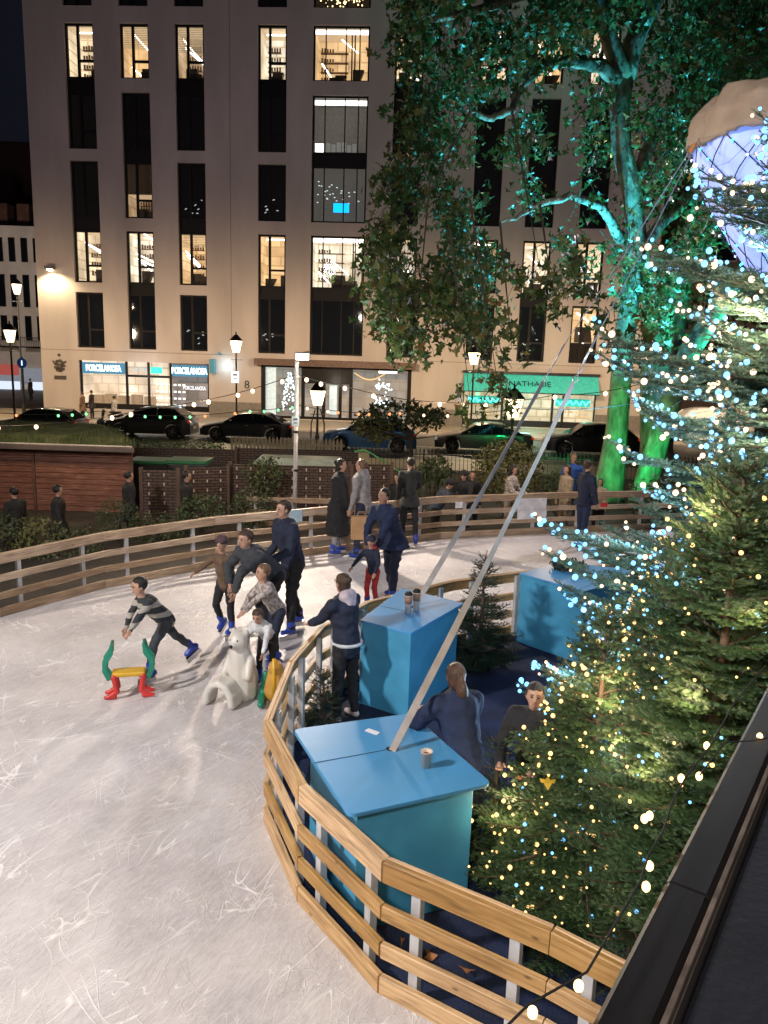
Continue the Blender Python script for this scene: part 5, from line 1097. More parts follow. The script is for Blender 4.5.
# a leaning board inside the near table's left side
# ---- items
def cup(px, py, label, h=.11, r=.038):
    p = G(px, py, TZ); p.z = TZ+.001; t = thing('paper_cup', label, 'paper cup', p, 'paper cups on the tables'); b = MB(); b.lathe([(r*.72, 0), (r, h), (r*1.06, h+.001), (r*1.06, h+.006), (r*.93, h+.006), (r*.9, h*.78)], p, 20); b.build('cup_body', M('cup_paper', (.62, .50, .42), .6, var=.06), t, smooth=True)
    b = MB(); b.lathe([(r*.9, h*.8), (r*.905, h*.802)], p, 20); b.build('drink', M('coffee', (.16, .07, .03), .2), t); return t
cup(426, 767, 'paper cup with coffee near the front edge of the nearest table', .115, .041); cup(423.5, 722, 'paper cup by the elbow of the woman with the ponytail', .115, .041)
def bottle(px, py, label):
    p = G(px, py, TZ); p.z = TZ+.001; t = thing('drink_cup', label, 'tall cup', p, 'tall drinks on the second table'); b = MB(); b.lathe([(.032, 0), (.043, .20), (.045, .205), (.04, .215), (.02, .22)], p, 18); b.build('cup_body', M('ribbed_cup', (.62, .5, .46), .6), t, smooth=True); b = MB(); b.lathe([(.044, .205), (.043, .225), (.03, .235), (.03, .245)], p, 18); b.build('lid', rubber, t, smooth=True)
    b = MB(); b.lathe([(.0385, .11), (.0445, .2)], p, 18); b.build('sleeve', M('brown_sleeve', (.3, .16, .1), .7), t, smooth=True)
bottle(408, 613, 'left tall lidded paper cup on the second blue table'); bottle(416, 610, 'right tall lidded paper cup on the second blue table')
p = G(372.5, 732, TZ); b = MB(); b.box((p.x, p.y, TZ+.003), (.11, .05, .003), Matrix.Rotation(rad(-35), 3, 'Z')); tag(b.build('card', M('white_card', (.75, .75, .77), .5)), 'small white card lying on the nearest blue table', 'card')
p = G(414, 727, TZ); t = thing('table_ashtray', 'small round black pot beside the rear cup', 'pot', (p.x, p.y, TZ+.001)); b = MB(); b.lathe([(.04, 0), (.05, .035), (.042, .04), (.038, .012)], (p.x, p.y, TZ+.001), 16); b.build('pot_body', rubber, t, smooth=True)
b = MB(); 
for k in range(8): b.ell((p.x+.03*math.cos(k), p.y+.03*math.sin(k*1.7), TZ+.045), .012, n=6, m=4)
b.build('pot_filling', blk, t)
p = G(568, 569, TZ); t = thing('wreath', 'dark fir wreath lying on the right hand blue table', 'wreath', (p.x, p.y, TZ))
b = MB(); b.tube([(p.x+.17*math.cos(k*PI/10), p.y+.13*math.sin(k*PI/10), TZ+.04) for k in range(21)], .03, 6); b.build('ring', twig, t)
pp = np.array([(p.x+.17*math.cos(a)+rnd.gauss(0, .03), p.y+.13*math.sin(a)+rnd.gauss(0, .03), TZ+.05+rnd.uniform(-.03, .05)) for a in [rnd.random()*2*PI for _ in range(700)]]); b = MB(); b.v, b.f = leaves(pp, .05, np.random.RandomState(3)); b.mi = [0]*len(b.f); b.uv = [None]*len(b.f); b.build('sprigs', M('dark_fir', (.012, .03, .018), .6), t)

# ---- straps and guy wires
webm = M('grey_webbing', (.36, .32, .29), .75, bump=.3, bsc=200)
def strap(label, p0, p1, w0, top, grp='tie-down straps from the tables'):
    t = thing('tie_strap', label, 'strap', p0, grp); d = (p1-p0).normalized(); L_ = (p1-p0).length; n0 = d.cross((CP-p0).normalized()).normalized(); b = MB(); vs = []; fs = []; N = 40
    for i in range(N+1):
        f = i/N; tw = rad(-25+78*math.sin(f*2.4)*0.75+(f*35)); m_ = d.cross(n0); a = n0*math.cos(tw)+m_*math.sin(tw); e = d.cross(a); p = p0+d*L_*f+Vector((0, 0, -.05*math.sin(PI*f)))
        for sx, sy in ((-1, -1), (1, -1), (1, 1), (-1, 1)): vs.append(p+a*sx*w0/2+e*sy*.0025)
        if i: o = (i-1)*4; fs += [(o+k, o+(k+1) % 4, o+4+(k+1) % 4, o+4+k) for k in range(4)]
    b.add(vs, fs); b.build('webbing', webm, t, smooth=False)
    b = MB(); q = p1; b.tube([q, q+d*.05+n0*.022, q+d*.1, q+d*.05-n0*.022, q], .006, 6); b.tube([q+d*.1, q+d*.15+n0*.014, q+d*.2, q+d*.15-n0*.014, q+d*.1], .005, 6); b.tube([q+d*.2, q+d*.5], .009, 6); b.build('shackle', steel, t, smooth=True)
    return p1+d*.5
cx, cy, cY = 800, 100, 9.0
topA = A(702, 132, cY); topB = A(690, 150, cY+.3)
e1 = strap('nearer beige webbing strap rising from the nearest blue table', G(392, 751, TZ), A(573, 384, 6.6), .055, None)
e2 = strap('farther beige webbing strap rising from the tall blue table', G(414, 607, TZ-.02), A(543, 382, 9.2), .062, None)
for e_, tp, lab in ((e1, topA, 'steel guy wire from the nearer strap up to the wrapped cone'), (e2, topB, 'steel guy wire from the farther strap up to the wrapped cone')):
    b = MB(); b.tube([e_, e_.lerp(tp, .5)-Vector((0, 0, .04)), tp], .0055, 5); tag(b.build('guy_wire', steel), lab, 'wire', 'guy wires')
# ---- wrapped cone (upside-down, lit blue inside)
c = A(cx, 130, cY); Rr = (c.x-A(700, 130, cY).x); zt = A(cx, 97, cY).z; zm = A(cx, 146, cY).z; zb = A(cx, 292, cY).z
t = thing('lit_cone', 'upside-down cone wrapped in brown paper with blue lights, high beside the fir', 'cone lantern', (c.x, cY, zb))
def ring_mesh(prof, n=40, crump=.02, seed=0):
    vs = []; fs = []; pf = []
    for (r0, z0), (r1, z1) in zip(prof, prof[1:]): pf += [(r0+(r1-r0)*i/6, z0+(z1-z0)*i/6) for i in range(6)]
    prof = pf+[prof[-1]]
    for j, (r, z) in enumerate(prof):
        for k in range(n):
            a = 2*PI*k/n; q = noise.noise(Vector((math.cos(a)*3+seed, math.sin(a)*3, z*2.2)))*crump+.6*crump*abs(noise.noise(Vector((math.cos(a)*9+seed, math.sin(a)*9, z*5)))); vs.append((c.x+(r+q)*math.cos(a), cY+(r+q)*math.sin(a), z+q*.5))
    for j in range(len(prof)-1):
        for k in range(n): fs.append((j*n+k, j*n+(k+1) % n, (j+1)*n+(k+1) % n, (j+1)*n+k))
    return vs, fs
b = MB(); b.add(*ring_mesh([(.02, zt+.05), (Rr*.5, zt+.06), (Rr*.85, zt), (Rr*.98, zt-.18), (Rr*1.0, (zt+zm)/2), (Rr*1.02, zm-.05), (Rr*.97, zm-.05)], 110, .10)); b.build('paper_wrap', M('brown_wrap', (.40, .30, .22), .75, var=.12, sc=3, bump=.8, bsc=6), t, smooth=True)
bl = M('translucent_blue_skin', (.45, .52, .8), .6, var=.3, sc=3, em=(.20, .34, 1), es=.7)
b = MB(); b.add(*ring_mesh([(Rr*.97, zm+.02), (Rr*.90, zm-.25), (Rr*.78, zm-.55), (Rr*.58, zm-.9), (Rr*.36, zm-1.2), (Rr*.17, zm-1.45), (.02, zb)], 70, .07, 4)); b.build('cone_skin', bl, t, smooth=True)
def rprof(z): return float(np.interp(-z, [-zm, -(zm-.25), -(zm-.55), -(zm-.9), -(zm-1.2), -(zm-1.45), -zb], [Rr*.99, Rr*.92, Rr*.80, Rr*.60, Rr*.38, Rr*.19, .03]))+.03
b = MB()
for k in range(14):
    for sgn in (-1, 1):
        b.tube([(c.x+rprof(z)*math.cos(k*2*PI/14+sgn*f*1.5), cY+rprof(z)*math.sin(k*2*PI/14+sgn*f*1.5), z) for f in [i/9 for i in range(10)] for z in [zm-.02+(zb-zm)*f]], .006, 4)
b.build('light_net', black, t)
b = MB(); b2 = MB()
for k in range(14):
    for i in range(9):
        f = (i+rnd.random()*.6)/9; z = zm-.03+(zb-zm)*f; a = k*2*PI/14+f*1.5; p = (c.x+rprof(z)*math.cos(a), cY+rprof(z)*math.sin(a), z); (b if rnd.random() < .6 else b2).ell(p, .016, n=6, m=5)
cool_b = EM('cool_bulb', (.17, .50, 1), 2.5); warm_b = EM('warm_bulb', (1, .66, .32), 11)
b.build('cyan_bulbs', EM('cyan_bulb', (.1, .75, 1), 2.5), t)['kind'] = 'stuff'; b2.build('violet_bulbs', EM('violet_bulb', (.5, .5, 1), 2.5), t)['kind'] = 'stuff'
b = MB(); b.tube([(c.x+.3, cY+.3, -.1), (c.x+.3, cY+.3, zt)], .07, 10); b.build('mast', M('mast_timber', (.2, .14, .09), .7), t)
# orange ratchet at the cone's edge
b = MB(); b.tube([topA, topA+Vector((-.05, 0, -.12)), topA+Vector((-.1, 0, -.2))], .03, 6); b.build('ratchet', M('orange_ratchet', (.55, .2, .03), .5), t)

# ================================================================ SKATING AIDS
wp = M('white_plastic', (.62, .60, .55), .3, var=.06, coat=.3)
def aid_bear(loc, yaw):
    t = thing('bear_skating_aid', 'white polar bear skating aid on the ice', 'skating aid', loc); R = Matrix.Rotation(rad(yaw), 3, 'Z'); L_ = lambda x, y, z: R @ Vector((x*.9, y*.9, z*.87))+Vector(loc)
    b = MB(); b.cap(L_(0, 0, .28), .17, L_(0, .06, .62), .12); b.cap(L_(0, 0, .1), .17, L_(0, 0, .3), .17); b.ell(L_(0, .1, .80), (.115, .115, .11), R, 12, 9); b.cap(L_(0, .18, .78), .05, L_(0, .23, .765), .042)
    for sx in (-1, 1):
        b.ell(L_(sx*.085, .06, .90), .036); b.cap(L_(sx*.13, .05, .55), .05, L_(sx*.16, .16, .36), .045)
    b.build('bear_body', wp, t, remesh=.014)
    # arched seat behind
    b = MB()
    arc = [(-.22, .0), (-.2, .16), (-.12, .27), (0, .31), (.12, .27), (.2, .16), (.22, 0)]
    for i in range(6):
        (a, c_), (e, g) = arc[i], arc[i+1]
        for y in (.2, .24, .28, .32, .36): b.cap(L_(a*.8+.12, y, max(c_, .045)), .045, L_(e*.8+.12, y, max(g, .045)), .045)
    b.build('arched_seat', wp, t, remesh=.014)
    b = MB(); 
    for sx in (-1, 1): b.ell(L_(sx*.045, .198, .83), .014)
    b.ell(L_(0, .275, .775), .02); b.build('eyes_and_nose', rubber, t, smooth=True)
    b = MB()
    for sx in (-1, 1): b.tube([L_(sx*.1, -.02, .83), L_(sx*.2, -.04, .86)], .018, 8)
    b.build('handle', wp, t, smooth=True); return t
bp = G(243, 697, 0); aid_bear(bp, 160)
yel = M('yellow_plastic', (.62, .36, .02), .35); grn = M('green_plastic', (.01, .22, .14), .35); redp = M('red_plastic', (.55, .035, .03), .35); orp = M('orange_plastic', (.55, .30, .06), .35)
def aid_seat(loc, yaw, S_=1):
    t = thing('seat_skating_aid', 'green, yellow and red skating aid pushed by the boy in stripes', 'skating aid', loc); R = Matrix.Rotation(rad(yaw), 3, 'Z'); L_ = lambda x, y, z: R @ Vector((x*S_, y*S_, z*.78))+Vector(loc)
    b = MB(); b.box(L_(0, 0, .36), (.56*S_, .26*S_, .06), R); b.build('seat', yel, t, bevel=.02)
    for sx in (-1, 1):
        b = MB(); pr = [(sx*.26, .30), (sx*.36, .42), (sx*.34, .55), (sx*.25, .66), (sx*.24, .78), (sx*.30, .80), (sx*.33, .70), (sx*.43, .58), (sx*.44, .42), (sx*.36, .28)]
        for y in (-.1, .1):
            q = [L_(a, y-.02, z) for a, z in pr]; b.plate(q, L_(0, .04, 0)-L_(0, 0, 0))
        b.tube([L_(sx*.27, -.14, .79), L_(sx*.27, .14, .79)], .02, 8); b.build('handle', grn, t, bevel=.01)
        b = MB()
        for y in (-.11, .11): b.cap(L_(sx*.25, y, .33), .035, L_(sx*.2, y, .12), .03); b.cap(L_(sx*.2, y, .12), .03, L_(sx*.34, y, .045), .03); b.cap(L_(sx*.24, y, .035), .025, L_(sx*.40, y, .04), .024)
        b.build('leg', redp, t, remesh=.013)
    return t
aid_seat(G(130, 696, 0), 14, .62)
t = thing('penguin_skating_aid', 'orange and green animal skating aid under the small child', 'skating aid', G(276, 700, 0)); bp = Vector(t.location); b = MB(); b.cap(bp+Vector((0, 0, .12)), .14, bp+Vector((0, 0, .30)), .1); b.ell(bp+Vector((0, -.04, .40)), .085); b.cap(bp+Vector((0, -.1, .40)), .03, bp+Vector((0, -.17, .38)), .015); b.build('animal_body', orp, t, remesh=.014)
b = MB(); 
for sx in (-1, 1): b.cap(bp+Vector((sx*.16, .1, .05)), .05, bp+Vector((sx*.13, -.24, .05)), .04); b.cap(bp+Vector((sx*.15, 0, .05)), .04, bp+Vector((sx*.12, .02, .3)), .035)
b.build('runners', grn, t, remesh=.013)
b = MB(); b.tube([bp+Vector((0, -.17, .1)), bp+Vector((0, -.17, .55))], .02, 8); b.build('handle', yel, t, smooth=True)

# ================================================================ PARAPET of the viewing deck
pz = H-.72
def GP(x, y, z=pz): return G(x, y, z)
par = thing('deck_parapet', 'dark timber parapet of the viewing deck at lower right', 'parapet', (1.2, 1.8, -.1)); d = Vector((math.sin(rad(34)), math.cos(rad(34)), 0)); nr = Vector((d.y, -d.x, 0))
e0 = GP(591, 1024); e1_ = GP(657, 1024); w1 = (e1_-e0).dot(nr)
dkm = M('black_timber', (.012, .010, .010), .38, var=.4, sc=8, bump=.25, bsc=40, stretch=(1, 1, 1)); dkw = wood('dark_stained_board', (.006, .0045, .0045), (.012, .010, .011), .5)
s0, s1 = -1.2, 1.55
for a_, c_ in ((s0, .30), (.306, s1), (s1+.006, 3.8)):
    b = MB(); b.board(e0+d*a_+nr*w1/2-Vector((0, 0, .022)), e0+d*c_+nr*w1/2-Vector((0, 0, .022)), w1, .044, up=nr); b.build('cap_board', dkw, par)
b = MB(); b.board(e0+d*s0+nr*(w1+.006)-Vector((0, 0, .012)), e0+d*3.8+nr*(w1+.006)-Vector((0, 0, .012)), .006, .03, up=nr); b.build('edge_strip', M('worn_edge', (.10, .075, .06), .6, var=.5, sc=30), par)
b = MB(); b.board(e0+d*s0+nr*(w1+.42)-Vector((0, 0, .03)), e0+d*3.8+nr*(w1+.42)-Vector((0, 0, .03)), .8, .04, up=nr); b.build('counter', M('black_counter', (.009, .010, .015), .6, var=.3, sc=10, bump=.2, bsc=70), par)
b = MB(); b.plate([e0+d*s0+nr*.03-Vector((0, 0, .05)), e0+d*3.8+nr*.03-Vector((0, 0, .05)), e0+d*3.8+nr*.03-Vector((0, 0, pz+.1)), e0+d*s0+nr*.03-Vector((0, 0, pz+.1))], nr*.06); b.build('outer_cladding', M('dark_cladding', (.008, .006, .006), .7), par)
def outside(p, m_=.0): return (Vector(p)-e0).dot(nr) < m_
# festoon along the parapet
fb = EM('parapet_festoon', (1, .6, .24), 4); t = thing('string_lights', 'warm bulb string draped along the dark parapet edge', 'string lights', e0); pts = []; bl_ = [(545, 1019), (591, 992), (657, 891), (660, 870), (659, 819), (654, 822), (690, 795-14), (708, 779), (715, 748), (768, 739)]
pl = [(520, 1040), (545, 1014), (588, 989), (604, 980), (640, 915), (656, 886), (663, 860), (677, 836), (686, 804), (700, 778), (722, 749), (745, 705), (775, 668)]
P3 = [G(x, y, pz+.03)-nr*.02 for x, y in pl]; b = MB(); b.tube(P3, .0016, 5); b.build('cable', rubber, t)
P4 = [G(x, y, pz+.04) for x, y in ((700, 775), (725, 742), (750, 741), (790, 735))]; b = MB(); b.tube(P4, .0014, 5); b.build('cable', rubber, t)
for x, y in bl_:
    p = G(x, y, pz+.0)-nr*.015; b = MB(); b.ell(p, (.006, .006, .008), n=10, m=7); b.build('bulb', fb, t, smooth=True)
# ================================================================ FIRS
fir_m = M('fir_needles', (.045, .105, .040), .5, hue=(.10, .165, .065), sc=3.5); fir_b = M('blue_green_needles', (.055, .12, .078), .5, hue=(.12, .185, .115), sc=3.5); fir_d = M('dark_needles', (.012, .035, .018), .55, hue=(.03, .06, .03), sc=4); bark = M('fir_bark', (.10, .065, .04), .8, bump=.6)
def needles(segs, nl, per, w, r_, keep=None):
    """segs: list of (p0,p1). flat-ish sprays of needles along every twig"""
    P0 = np.array([s[0] for s in segs]); P1 = np.array([s[1] for s in segs]); Ls = np.linalg.norm(P1-P0, axis=1); cnt = np.maximum(4, (Ls*per).astype(int)); idx = np.repeat(np.arange(len(segs)), cnt); n = len(idx)
    D = (P1-P0)/Ls[:, None]; d = D[idx]; t = r_.random_sample(n); p = P0[idx]+d*(t*Ls[idx])[:, None]
    up = np.tile(np.array([0, 0, 1.]), (n, 1)); sd = np.cross(d, up); sd /= np.linalg.norm(sd, axis=1)[:, None]+1e-6; u2 = np.cross(sd, d)
    a = r_.uniform(-.35, PI+.35, n); o = sd*np.cos(a)[:, None]+u2*(np.sin(a)*.75)[:, None]; nd = o*.8+d*.62; nd /= np.linalg.norm(nd, axis=1)[:, None]
    l = nl*r_.uniform(.7, 1.1, n)*(1-.35*t); wv = np.cross(nd, d); wv /= np.linalg.norm(wv, axis=1)[:, None]+1e-6
    V = np.stack([p-wv*w/2, p+wv*w/2, p+nd*l[:, None]+wv*w*.25, p+nd*l[:, None]-wv*w*.25], 1); return V
def qmesh(name, V, mat, parent):
    off_ = np.array(wloc(parent)); V = (V-off_).reshape(-1, 3); n = len(V)//4; me = bpy.data.meshes.new(name); me.vertices.add(len(V)); me.vertices.foreach_set('co', V.ravel().astype(np.float32)); me.loops.add(4*n); me.loops.foreach_set('vertex_index', np.arange(4*n, dtype=np.int32)); me.polygons.add(n); me.polygons.foreach_set('loop_start', np.arange(0, 4*n, 4, dtype=np.int32)); me.update(calc_edges=True); me.materials.append(mat); o = bpy.data.objects.new(name, me); COL.objects.link(o); o.parent = parent; return o
def fir(label, base, h, R, mat, seed, whorl=.2, nb=9, per=260, nl=.026, w=.0026, droop=.12, z0=.12, jit=.25, clip=True, pot=False, prof=.85, group=None, tw=.055, extra_br=(), front=None):
    r_ = np.random.RandomState(seed); base = Vector(base); t = thing('fir_tree', label, 'fir tree', base, group); segs = []; tips = []; bb = MB()
    b = MB(); b.tube([base, base+Vector((0, 0, h*.6)), base+Vector((0, 0, h))], [.02+h*.012, .01+h*.006, .006], 8); b.build('trunk', bark, t, smooth=True)
    brs = []
    z = z0
    while z < h*.985:
        f = z/h; Lb = R*(1-f)**prof+.05; k = max(4, int(nb*(1-f*.4))); a0 = r_.uniform(0, 6.28)
        for i in range(k): brs.append((z+r_.uniform(-.4, .4)*whorl, a0+i*2*PI/k+r_.uniform(-.3, .3), Lb*r_.uniform(1-jit, 1+jit*.6), f))
        z += whorl*r_.uniform(.8, 1.2)*(1-.35*f)
    for e in extra_br: brs.append(e)
    for (z, az, Lb, f) in brs:
        if z > h: continue
        d0 = Vector((math.cos(az), math.sin(az), 0)); 
        if front is not None and d0.dot(front) < -.55: continue
        pts = []; p = base+Vector((0, 0, z)); el = .15+.55*f-droop; N = max(4, int(Lb/.12)); st = Lb/N; side = Vector((-d0.y, d0.x, 0)); cv = r_.uniform(-.12, .12)
        for i in range(N+1):
            pts.append(p.copy()); s_ = i/N; e_ = el-droop*1.3*math.sin(s_*PI)+.35*s_*s_; p = p+(d0*math.cos(e_)+Vector((0, 0, math.sin(e_)))+side*cv*s_)*st
        if clip:
            while len(pts) > 2 and not outside(pts[-1], -.10): pts.pop()
            if not outside(pts[0], -.1): continue
        bb.tube(pts, [max(.003, .016*Lb*(1-i/len(pts)))+.002 for i in range(len(pts))], 5, cap=False)
        for i in range(len(pts)-1): segs.append((pts[i], pts[i+1])) if i > len(pts)*.25 else None
        L_ = sum((pts[i+1]-pts[i]).length for i in range(len(pts)-1)); s_ = min(.05, L_*.2)
        while s_ < L_:
            fr = s_/L_*(len(pts)-1); i = min(int(fr), len(pts)-2); q = pts[i].lerp(pts[i+1], fr-i); dr_ = (pts[i+1]-pts[i]).normalized(); sd = dr_.cross(Vector((0, 0, 1))).normalized(); ln = min(.42, (L_-s_)*.55+.05)*r_.uniform(.7, 1.15)
            for sg in (-1, 1):
                dd = (dr_*.75+sd*sg*.8+Vector((0, 0, r_.uniform(-.22, .16)))).normalized(); e_ = q+dd*ln; mid = q+dd*ln*.5
                e_ = e_+Vector((0, 0, -.02*ln)); 
                if clip and not outside(e_, -.04): continue
                segs.append((q, mid)); segs.append((mid, e_)); tips.append(e_)
                if ln > .14:
                    nn_ = int(ln/.075)
                    for k in range(1, nn_+1):
                        qq = q+dd*ln*k/(nn_+1)
                        for s2 in (-1, 1):
                            d3 = (dd*.8+dd.cross(Vector((0, 0, 1)))*s2*.75+Vector((0, 0, r_.uniform(-.12, .12)))).normalized(); l3 = ln*(1-k/(nn_+1))*.55+.02; segs.append((qq, qq+d3*l3))
            s_ += tw*r_.uniform(.8, 1.25)*(1+.2*f)
        tips.append(pts[-1]); segs.append((pts[-1], pts[-1]+(pts[-1]-pts[-2]).normalized()*.05))
    top = base+Vector((0, 0, h))
    for k in range(5): a = k*2*PI/5; segs.append((top-Vector((0, 0, .1)), top+Vector((.1*math.cos(a), .1*math.sin(a), .02))))
    segs.append((top-Vector((0, 0, .2)), top+Vector((0, 0, .08)))); bb.build('branches', bark, t)
    V = needles(segs, nl, per, w, r_); qmesh('needles', V, mat, t)
    if pot: b = MB(); b.lathe([(.14, 0), (.2, .3), (.21, .3), (.19, .28)], base, 16); b.build('pot', M('dark_pot', (.03, .028, .026), .7), t, smooth=True)
    print('FIR', label[:30], len(brs), len(segs), len(V)); return t, tips
big_base = Vector((3.4, 6.4, .006)); FRN = Vector((-big_base.x, -big_base.y, 0)).normalized()
ex = []
def exb(px, py, base, Lk=1.): 
    p = A(px, py, base.y-.3); d = p-base; az = math.atan2(d.y, d.x); L_ = math.hypot(d.x, d.y)*Lk; return (max(.2, p.z-.05-L_*.12), az, L_*1.08, .35)
ex = [exb(598, 352, big_base), exb(606, 376, big_base), exb(545, 545, big_base), exb(556, 580, big_base), exb(648, 262, big_base), exb(700, 205, big_base), exb(640, 420, big_base), exb(715, 300, big_base), exb(708, 182, big_base), exb(580, 640, big_base)]
t_big, tips_big = fir('towering blue-green fir wound with white and blue fairy lights on the right', big_base, 6.7, 2.05, fir_b, 21, whorl=.21, nb=9, per=200, nl=.038, w=.0055, prof=.75, extra_br=ex, front=FRN, tw=.075)
b2_base = G(582, 900, 0)+Vector((0, .0, 0)); b2_base.z = .006
t_2, tips_2 = fir('bushy front fir with golden lights beside the nearest blue table', b2_base, 2.15, .92, fir_m, 8, whorl=.13, nb=11, per=380, nl=.032, w=.0045, jit=.3, tw=.06)
b3_base = Vector((1.72, 3.75, .006))
t_3, tips_3 = fir('green fir with warm lights rising just beyond the parapet', b3_base, 3.35, .78, fir_m, 15, whorl=.13, nb=11, per=380, nl=.032, w=.0042, z0=1.0, tw=.055, prof=.55)
b4_base = Vector((1.1, 5.1, .006)); b4_base = G(640, 870, 0); b4_base.z = .006
t_4, tips_4 = fir('middle fir threaded with gold and blue lights between front fir and towering fir', b4_base, 2.6, 1.05, fir_m, 33, whorl=.14, nb=11, per=340, nl=.033, w=.0048, tw=.065)
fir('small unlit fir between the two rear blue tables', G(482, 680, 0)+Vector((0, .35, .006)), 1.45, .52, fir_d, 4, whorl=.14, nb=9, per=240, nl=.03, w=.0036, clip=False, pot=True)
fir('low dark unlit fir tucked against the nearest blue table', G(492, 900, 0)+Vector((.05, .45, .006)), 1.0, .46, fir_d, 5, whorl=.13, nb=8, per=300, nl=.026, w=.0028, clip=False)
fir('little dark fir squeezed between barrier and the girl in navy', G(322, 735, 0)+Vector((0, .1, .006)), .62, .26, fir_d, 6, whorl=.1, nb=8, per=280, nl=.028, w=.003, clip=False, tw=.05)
fir('low fir sprouting behind the front barrier by the parapet', G(640, 1010, 0)+Vector((.0, .25, .006)), .75, .34, fir_m, 7, whorl=.12, nb=8, per=320, nl=.026, w=.0024, clip=True, tw=.05)
# autumn leaves caught on the fir
def maple(p, size, mat, label, seed, dirn=None):
    r_ = np.random.RandomState(seed); vs, fs = leaves(np.array([p]), size, r_, True); b = MB(); b.v = vs; b.f = fs; b.mi = [0]; b.uv = [None]; o = b.build('fallen_leaf', mat); o.data.update(); s_ = o.modifiers.new('t', 'SOLIDIFY'); s_.thickness = .001; tag(o, label, 'leaf', 'fallen plane leaves')
orl = M('orange_leaf', (.5, .12, .02), .6); yl = M('yellow_leaf', (.6, .38, .03), .6)
maple(A(517, 778, 4.35), .07, orl, 'orange leaf caught on the front fir', 3); maple(A(548, 776, 4.35), .10, yl, 'large yellow leaf caught on the front fir', 9)
for k, (x, y) in enumerate(((424, 958), (402, 945), (466, 968))): maple(G(x, y, .02), .13, M('brown_leaf', (.3, .12, .04), .7), ('brown leaf on the mat behind the corner of the front barrier', 'brown leaf under the nearest table beside a barrier post', 'brown leaf on the dark mat right of the corner post')[k], 20+k)
# planter crate behind front fir
wb_ = wood('crate_board', (.42, .27, .14), (.55, .38, .2)); c0 = G(512, 875, 0)+Vector((.12, .15, 0)); t = thing('timber_planter', 'pale timber planter box half hidden behind the front fir', 'planter', (c0.x, c0.y, .006))
for k in range(3):
    for yy in (-.2, .2): b = MB(); b.board((c0.x-.25, c0.y+yy, .1+k*.16), (c0.x+.3, c0.y+yy, .1+k*.16), .14, .02); b.build('board', wb_, t)
for xx in (-.25, .3): b = MB(); b.box((c0.x+xx, c0.y, .26), (.03, .38, .48)); b.build('side', wb_, t)
# ---- fairy lights
def fairy(name, label, tips, n, mats, seed, r=.0105, bias=None, off_=.02, push=.05):
    r_ = random.Random(seed); T_ = [p for p in tips if (bias is None or bias(p))]; T_ = T_[:] ; r_.shuffle(T_); T_ = T_[:n]; root = thing('fairy_lights', label, 'fairy lights', T_[0], 'fairy light strings on the firs')
    T_ = [p+(CP-p).normalized()*r_.uniform(.2, 1.2)*push+Vector((r_.gauss(0, .02), r_.gauss(0, .02), off_+r_.gauss(0, .015))) for p in T_]
    # wire: join lights in neighbouring order around the crown
    cxy = sum(T_, Vector((0, 0, 0)))/len(T_); arr = np.array([tuple(p) for p in T_]); left = np.ones(len(arr), bool); cur = int(np.argmax(arr[:, 2])); order = []
    for _ in range(len(arr)):
        left[cur] = False; order.append(T_[cur]); dd = np.linalg.norm((arr-arr[cur])*np.array([1, 1, 1.6]), axis=1); dd[~left] = 1e9; cur = int(np.argmin(dd))
    b = MB(); P_w = []
    for a, c_ in zip(order, order[1:]): P_w += [a, a.lerp(c_, .5)-Vector((0, 0, .06*(a-c_).length+.004))]
    b.tube(P_w+[order[-1]], .0016, 3)
    b.build('wire', rubber, root)
    near = sorted(T_, key=lambda p: (p-CP).length); ns = 95; bm_ = [MB(), MB()]
    for i, p in enumerate(near):
        k = 0 if r_.random() < mats[2] else 1; rr = r*r_.choice((.6, .75, .9, 1.0, 1.3))
        if i < ns: b = MB(); b.ell(p, rr, n=8, m=6); b.build('bulb', mats[k], root, smooth=True)
        else: bm_[k].ell(p, rr, n=6, m=5)
    vs = MB(); 
    for k in (0, 1):
        vs.cm = k; vs.add(bm_[k].v, bm_[k].f)
    if vs.v: o = vs.build('bulbs', [mats[0], mats[1]], root, smooth=True); o['kind'] = 'stuff'
    return T_
def vis(p, base): d = (Vector(p)-base); d.z = 0; return d.dot(Vector((-base.x, -base.y, 0)).normalized()) > -.15*1 and d.length > .12
rdist = lambda p, b_: math.hypot(p[0]-b_[0], p[1]-b_[1])
wb2 = EM('warm_white_bulb', (1, .68, .42), 2.3); gold_b = EM('golden_bulb', (1, .58, .20), 2.5)
L1 = fairy('f', 'mixed ice-blue and warm fairy lights wound densely round the towering fir', tips_big, 1500, (cool_b, wb2, .55), 1, .0195, lambda p: vis(p, big_base) and p.x < 3.7 and rdist(p, big_base) > .6*2.05*max(0, 1-p.z/6.7)**.75)
L2 = fairy('f', 'golden fairy lights on the bushy front fir', tips_2, 340, (gold_b, cool_b, .8), 2, .0115, lambda p: vis(p, b2_base) and rdist(p, b2_base) > .4*.92*max(0, 1-p.z/2.15)**.85)
L3 = fairy('f', 'sparse golden fairy lights on the fir beyond the parapet', tips_3, 130, (gold_b, cool_b, .75), 3, .0085, lambda p: vis(p, b3_base))
L4 = fairy('f', 'gold and blue fairy lights on the middle fir', tips_4, 420, (gold_b, cool_b, .62), 4, .012, lambda p: vis(p, b4_base))
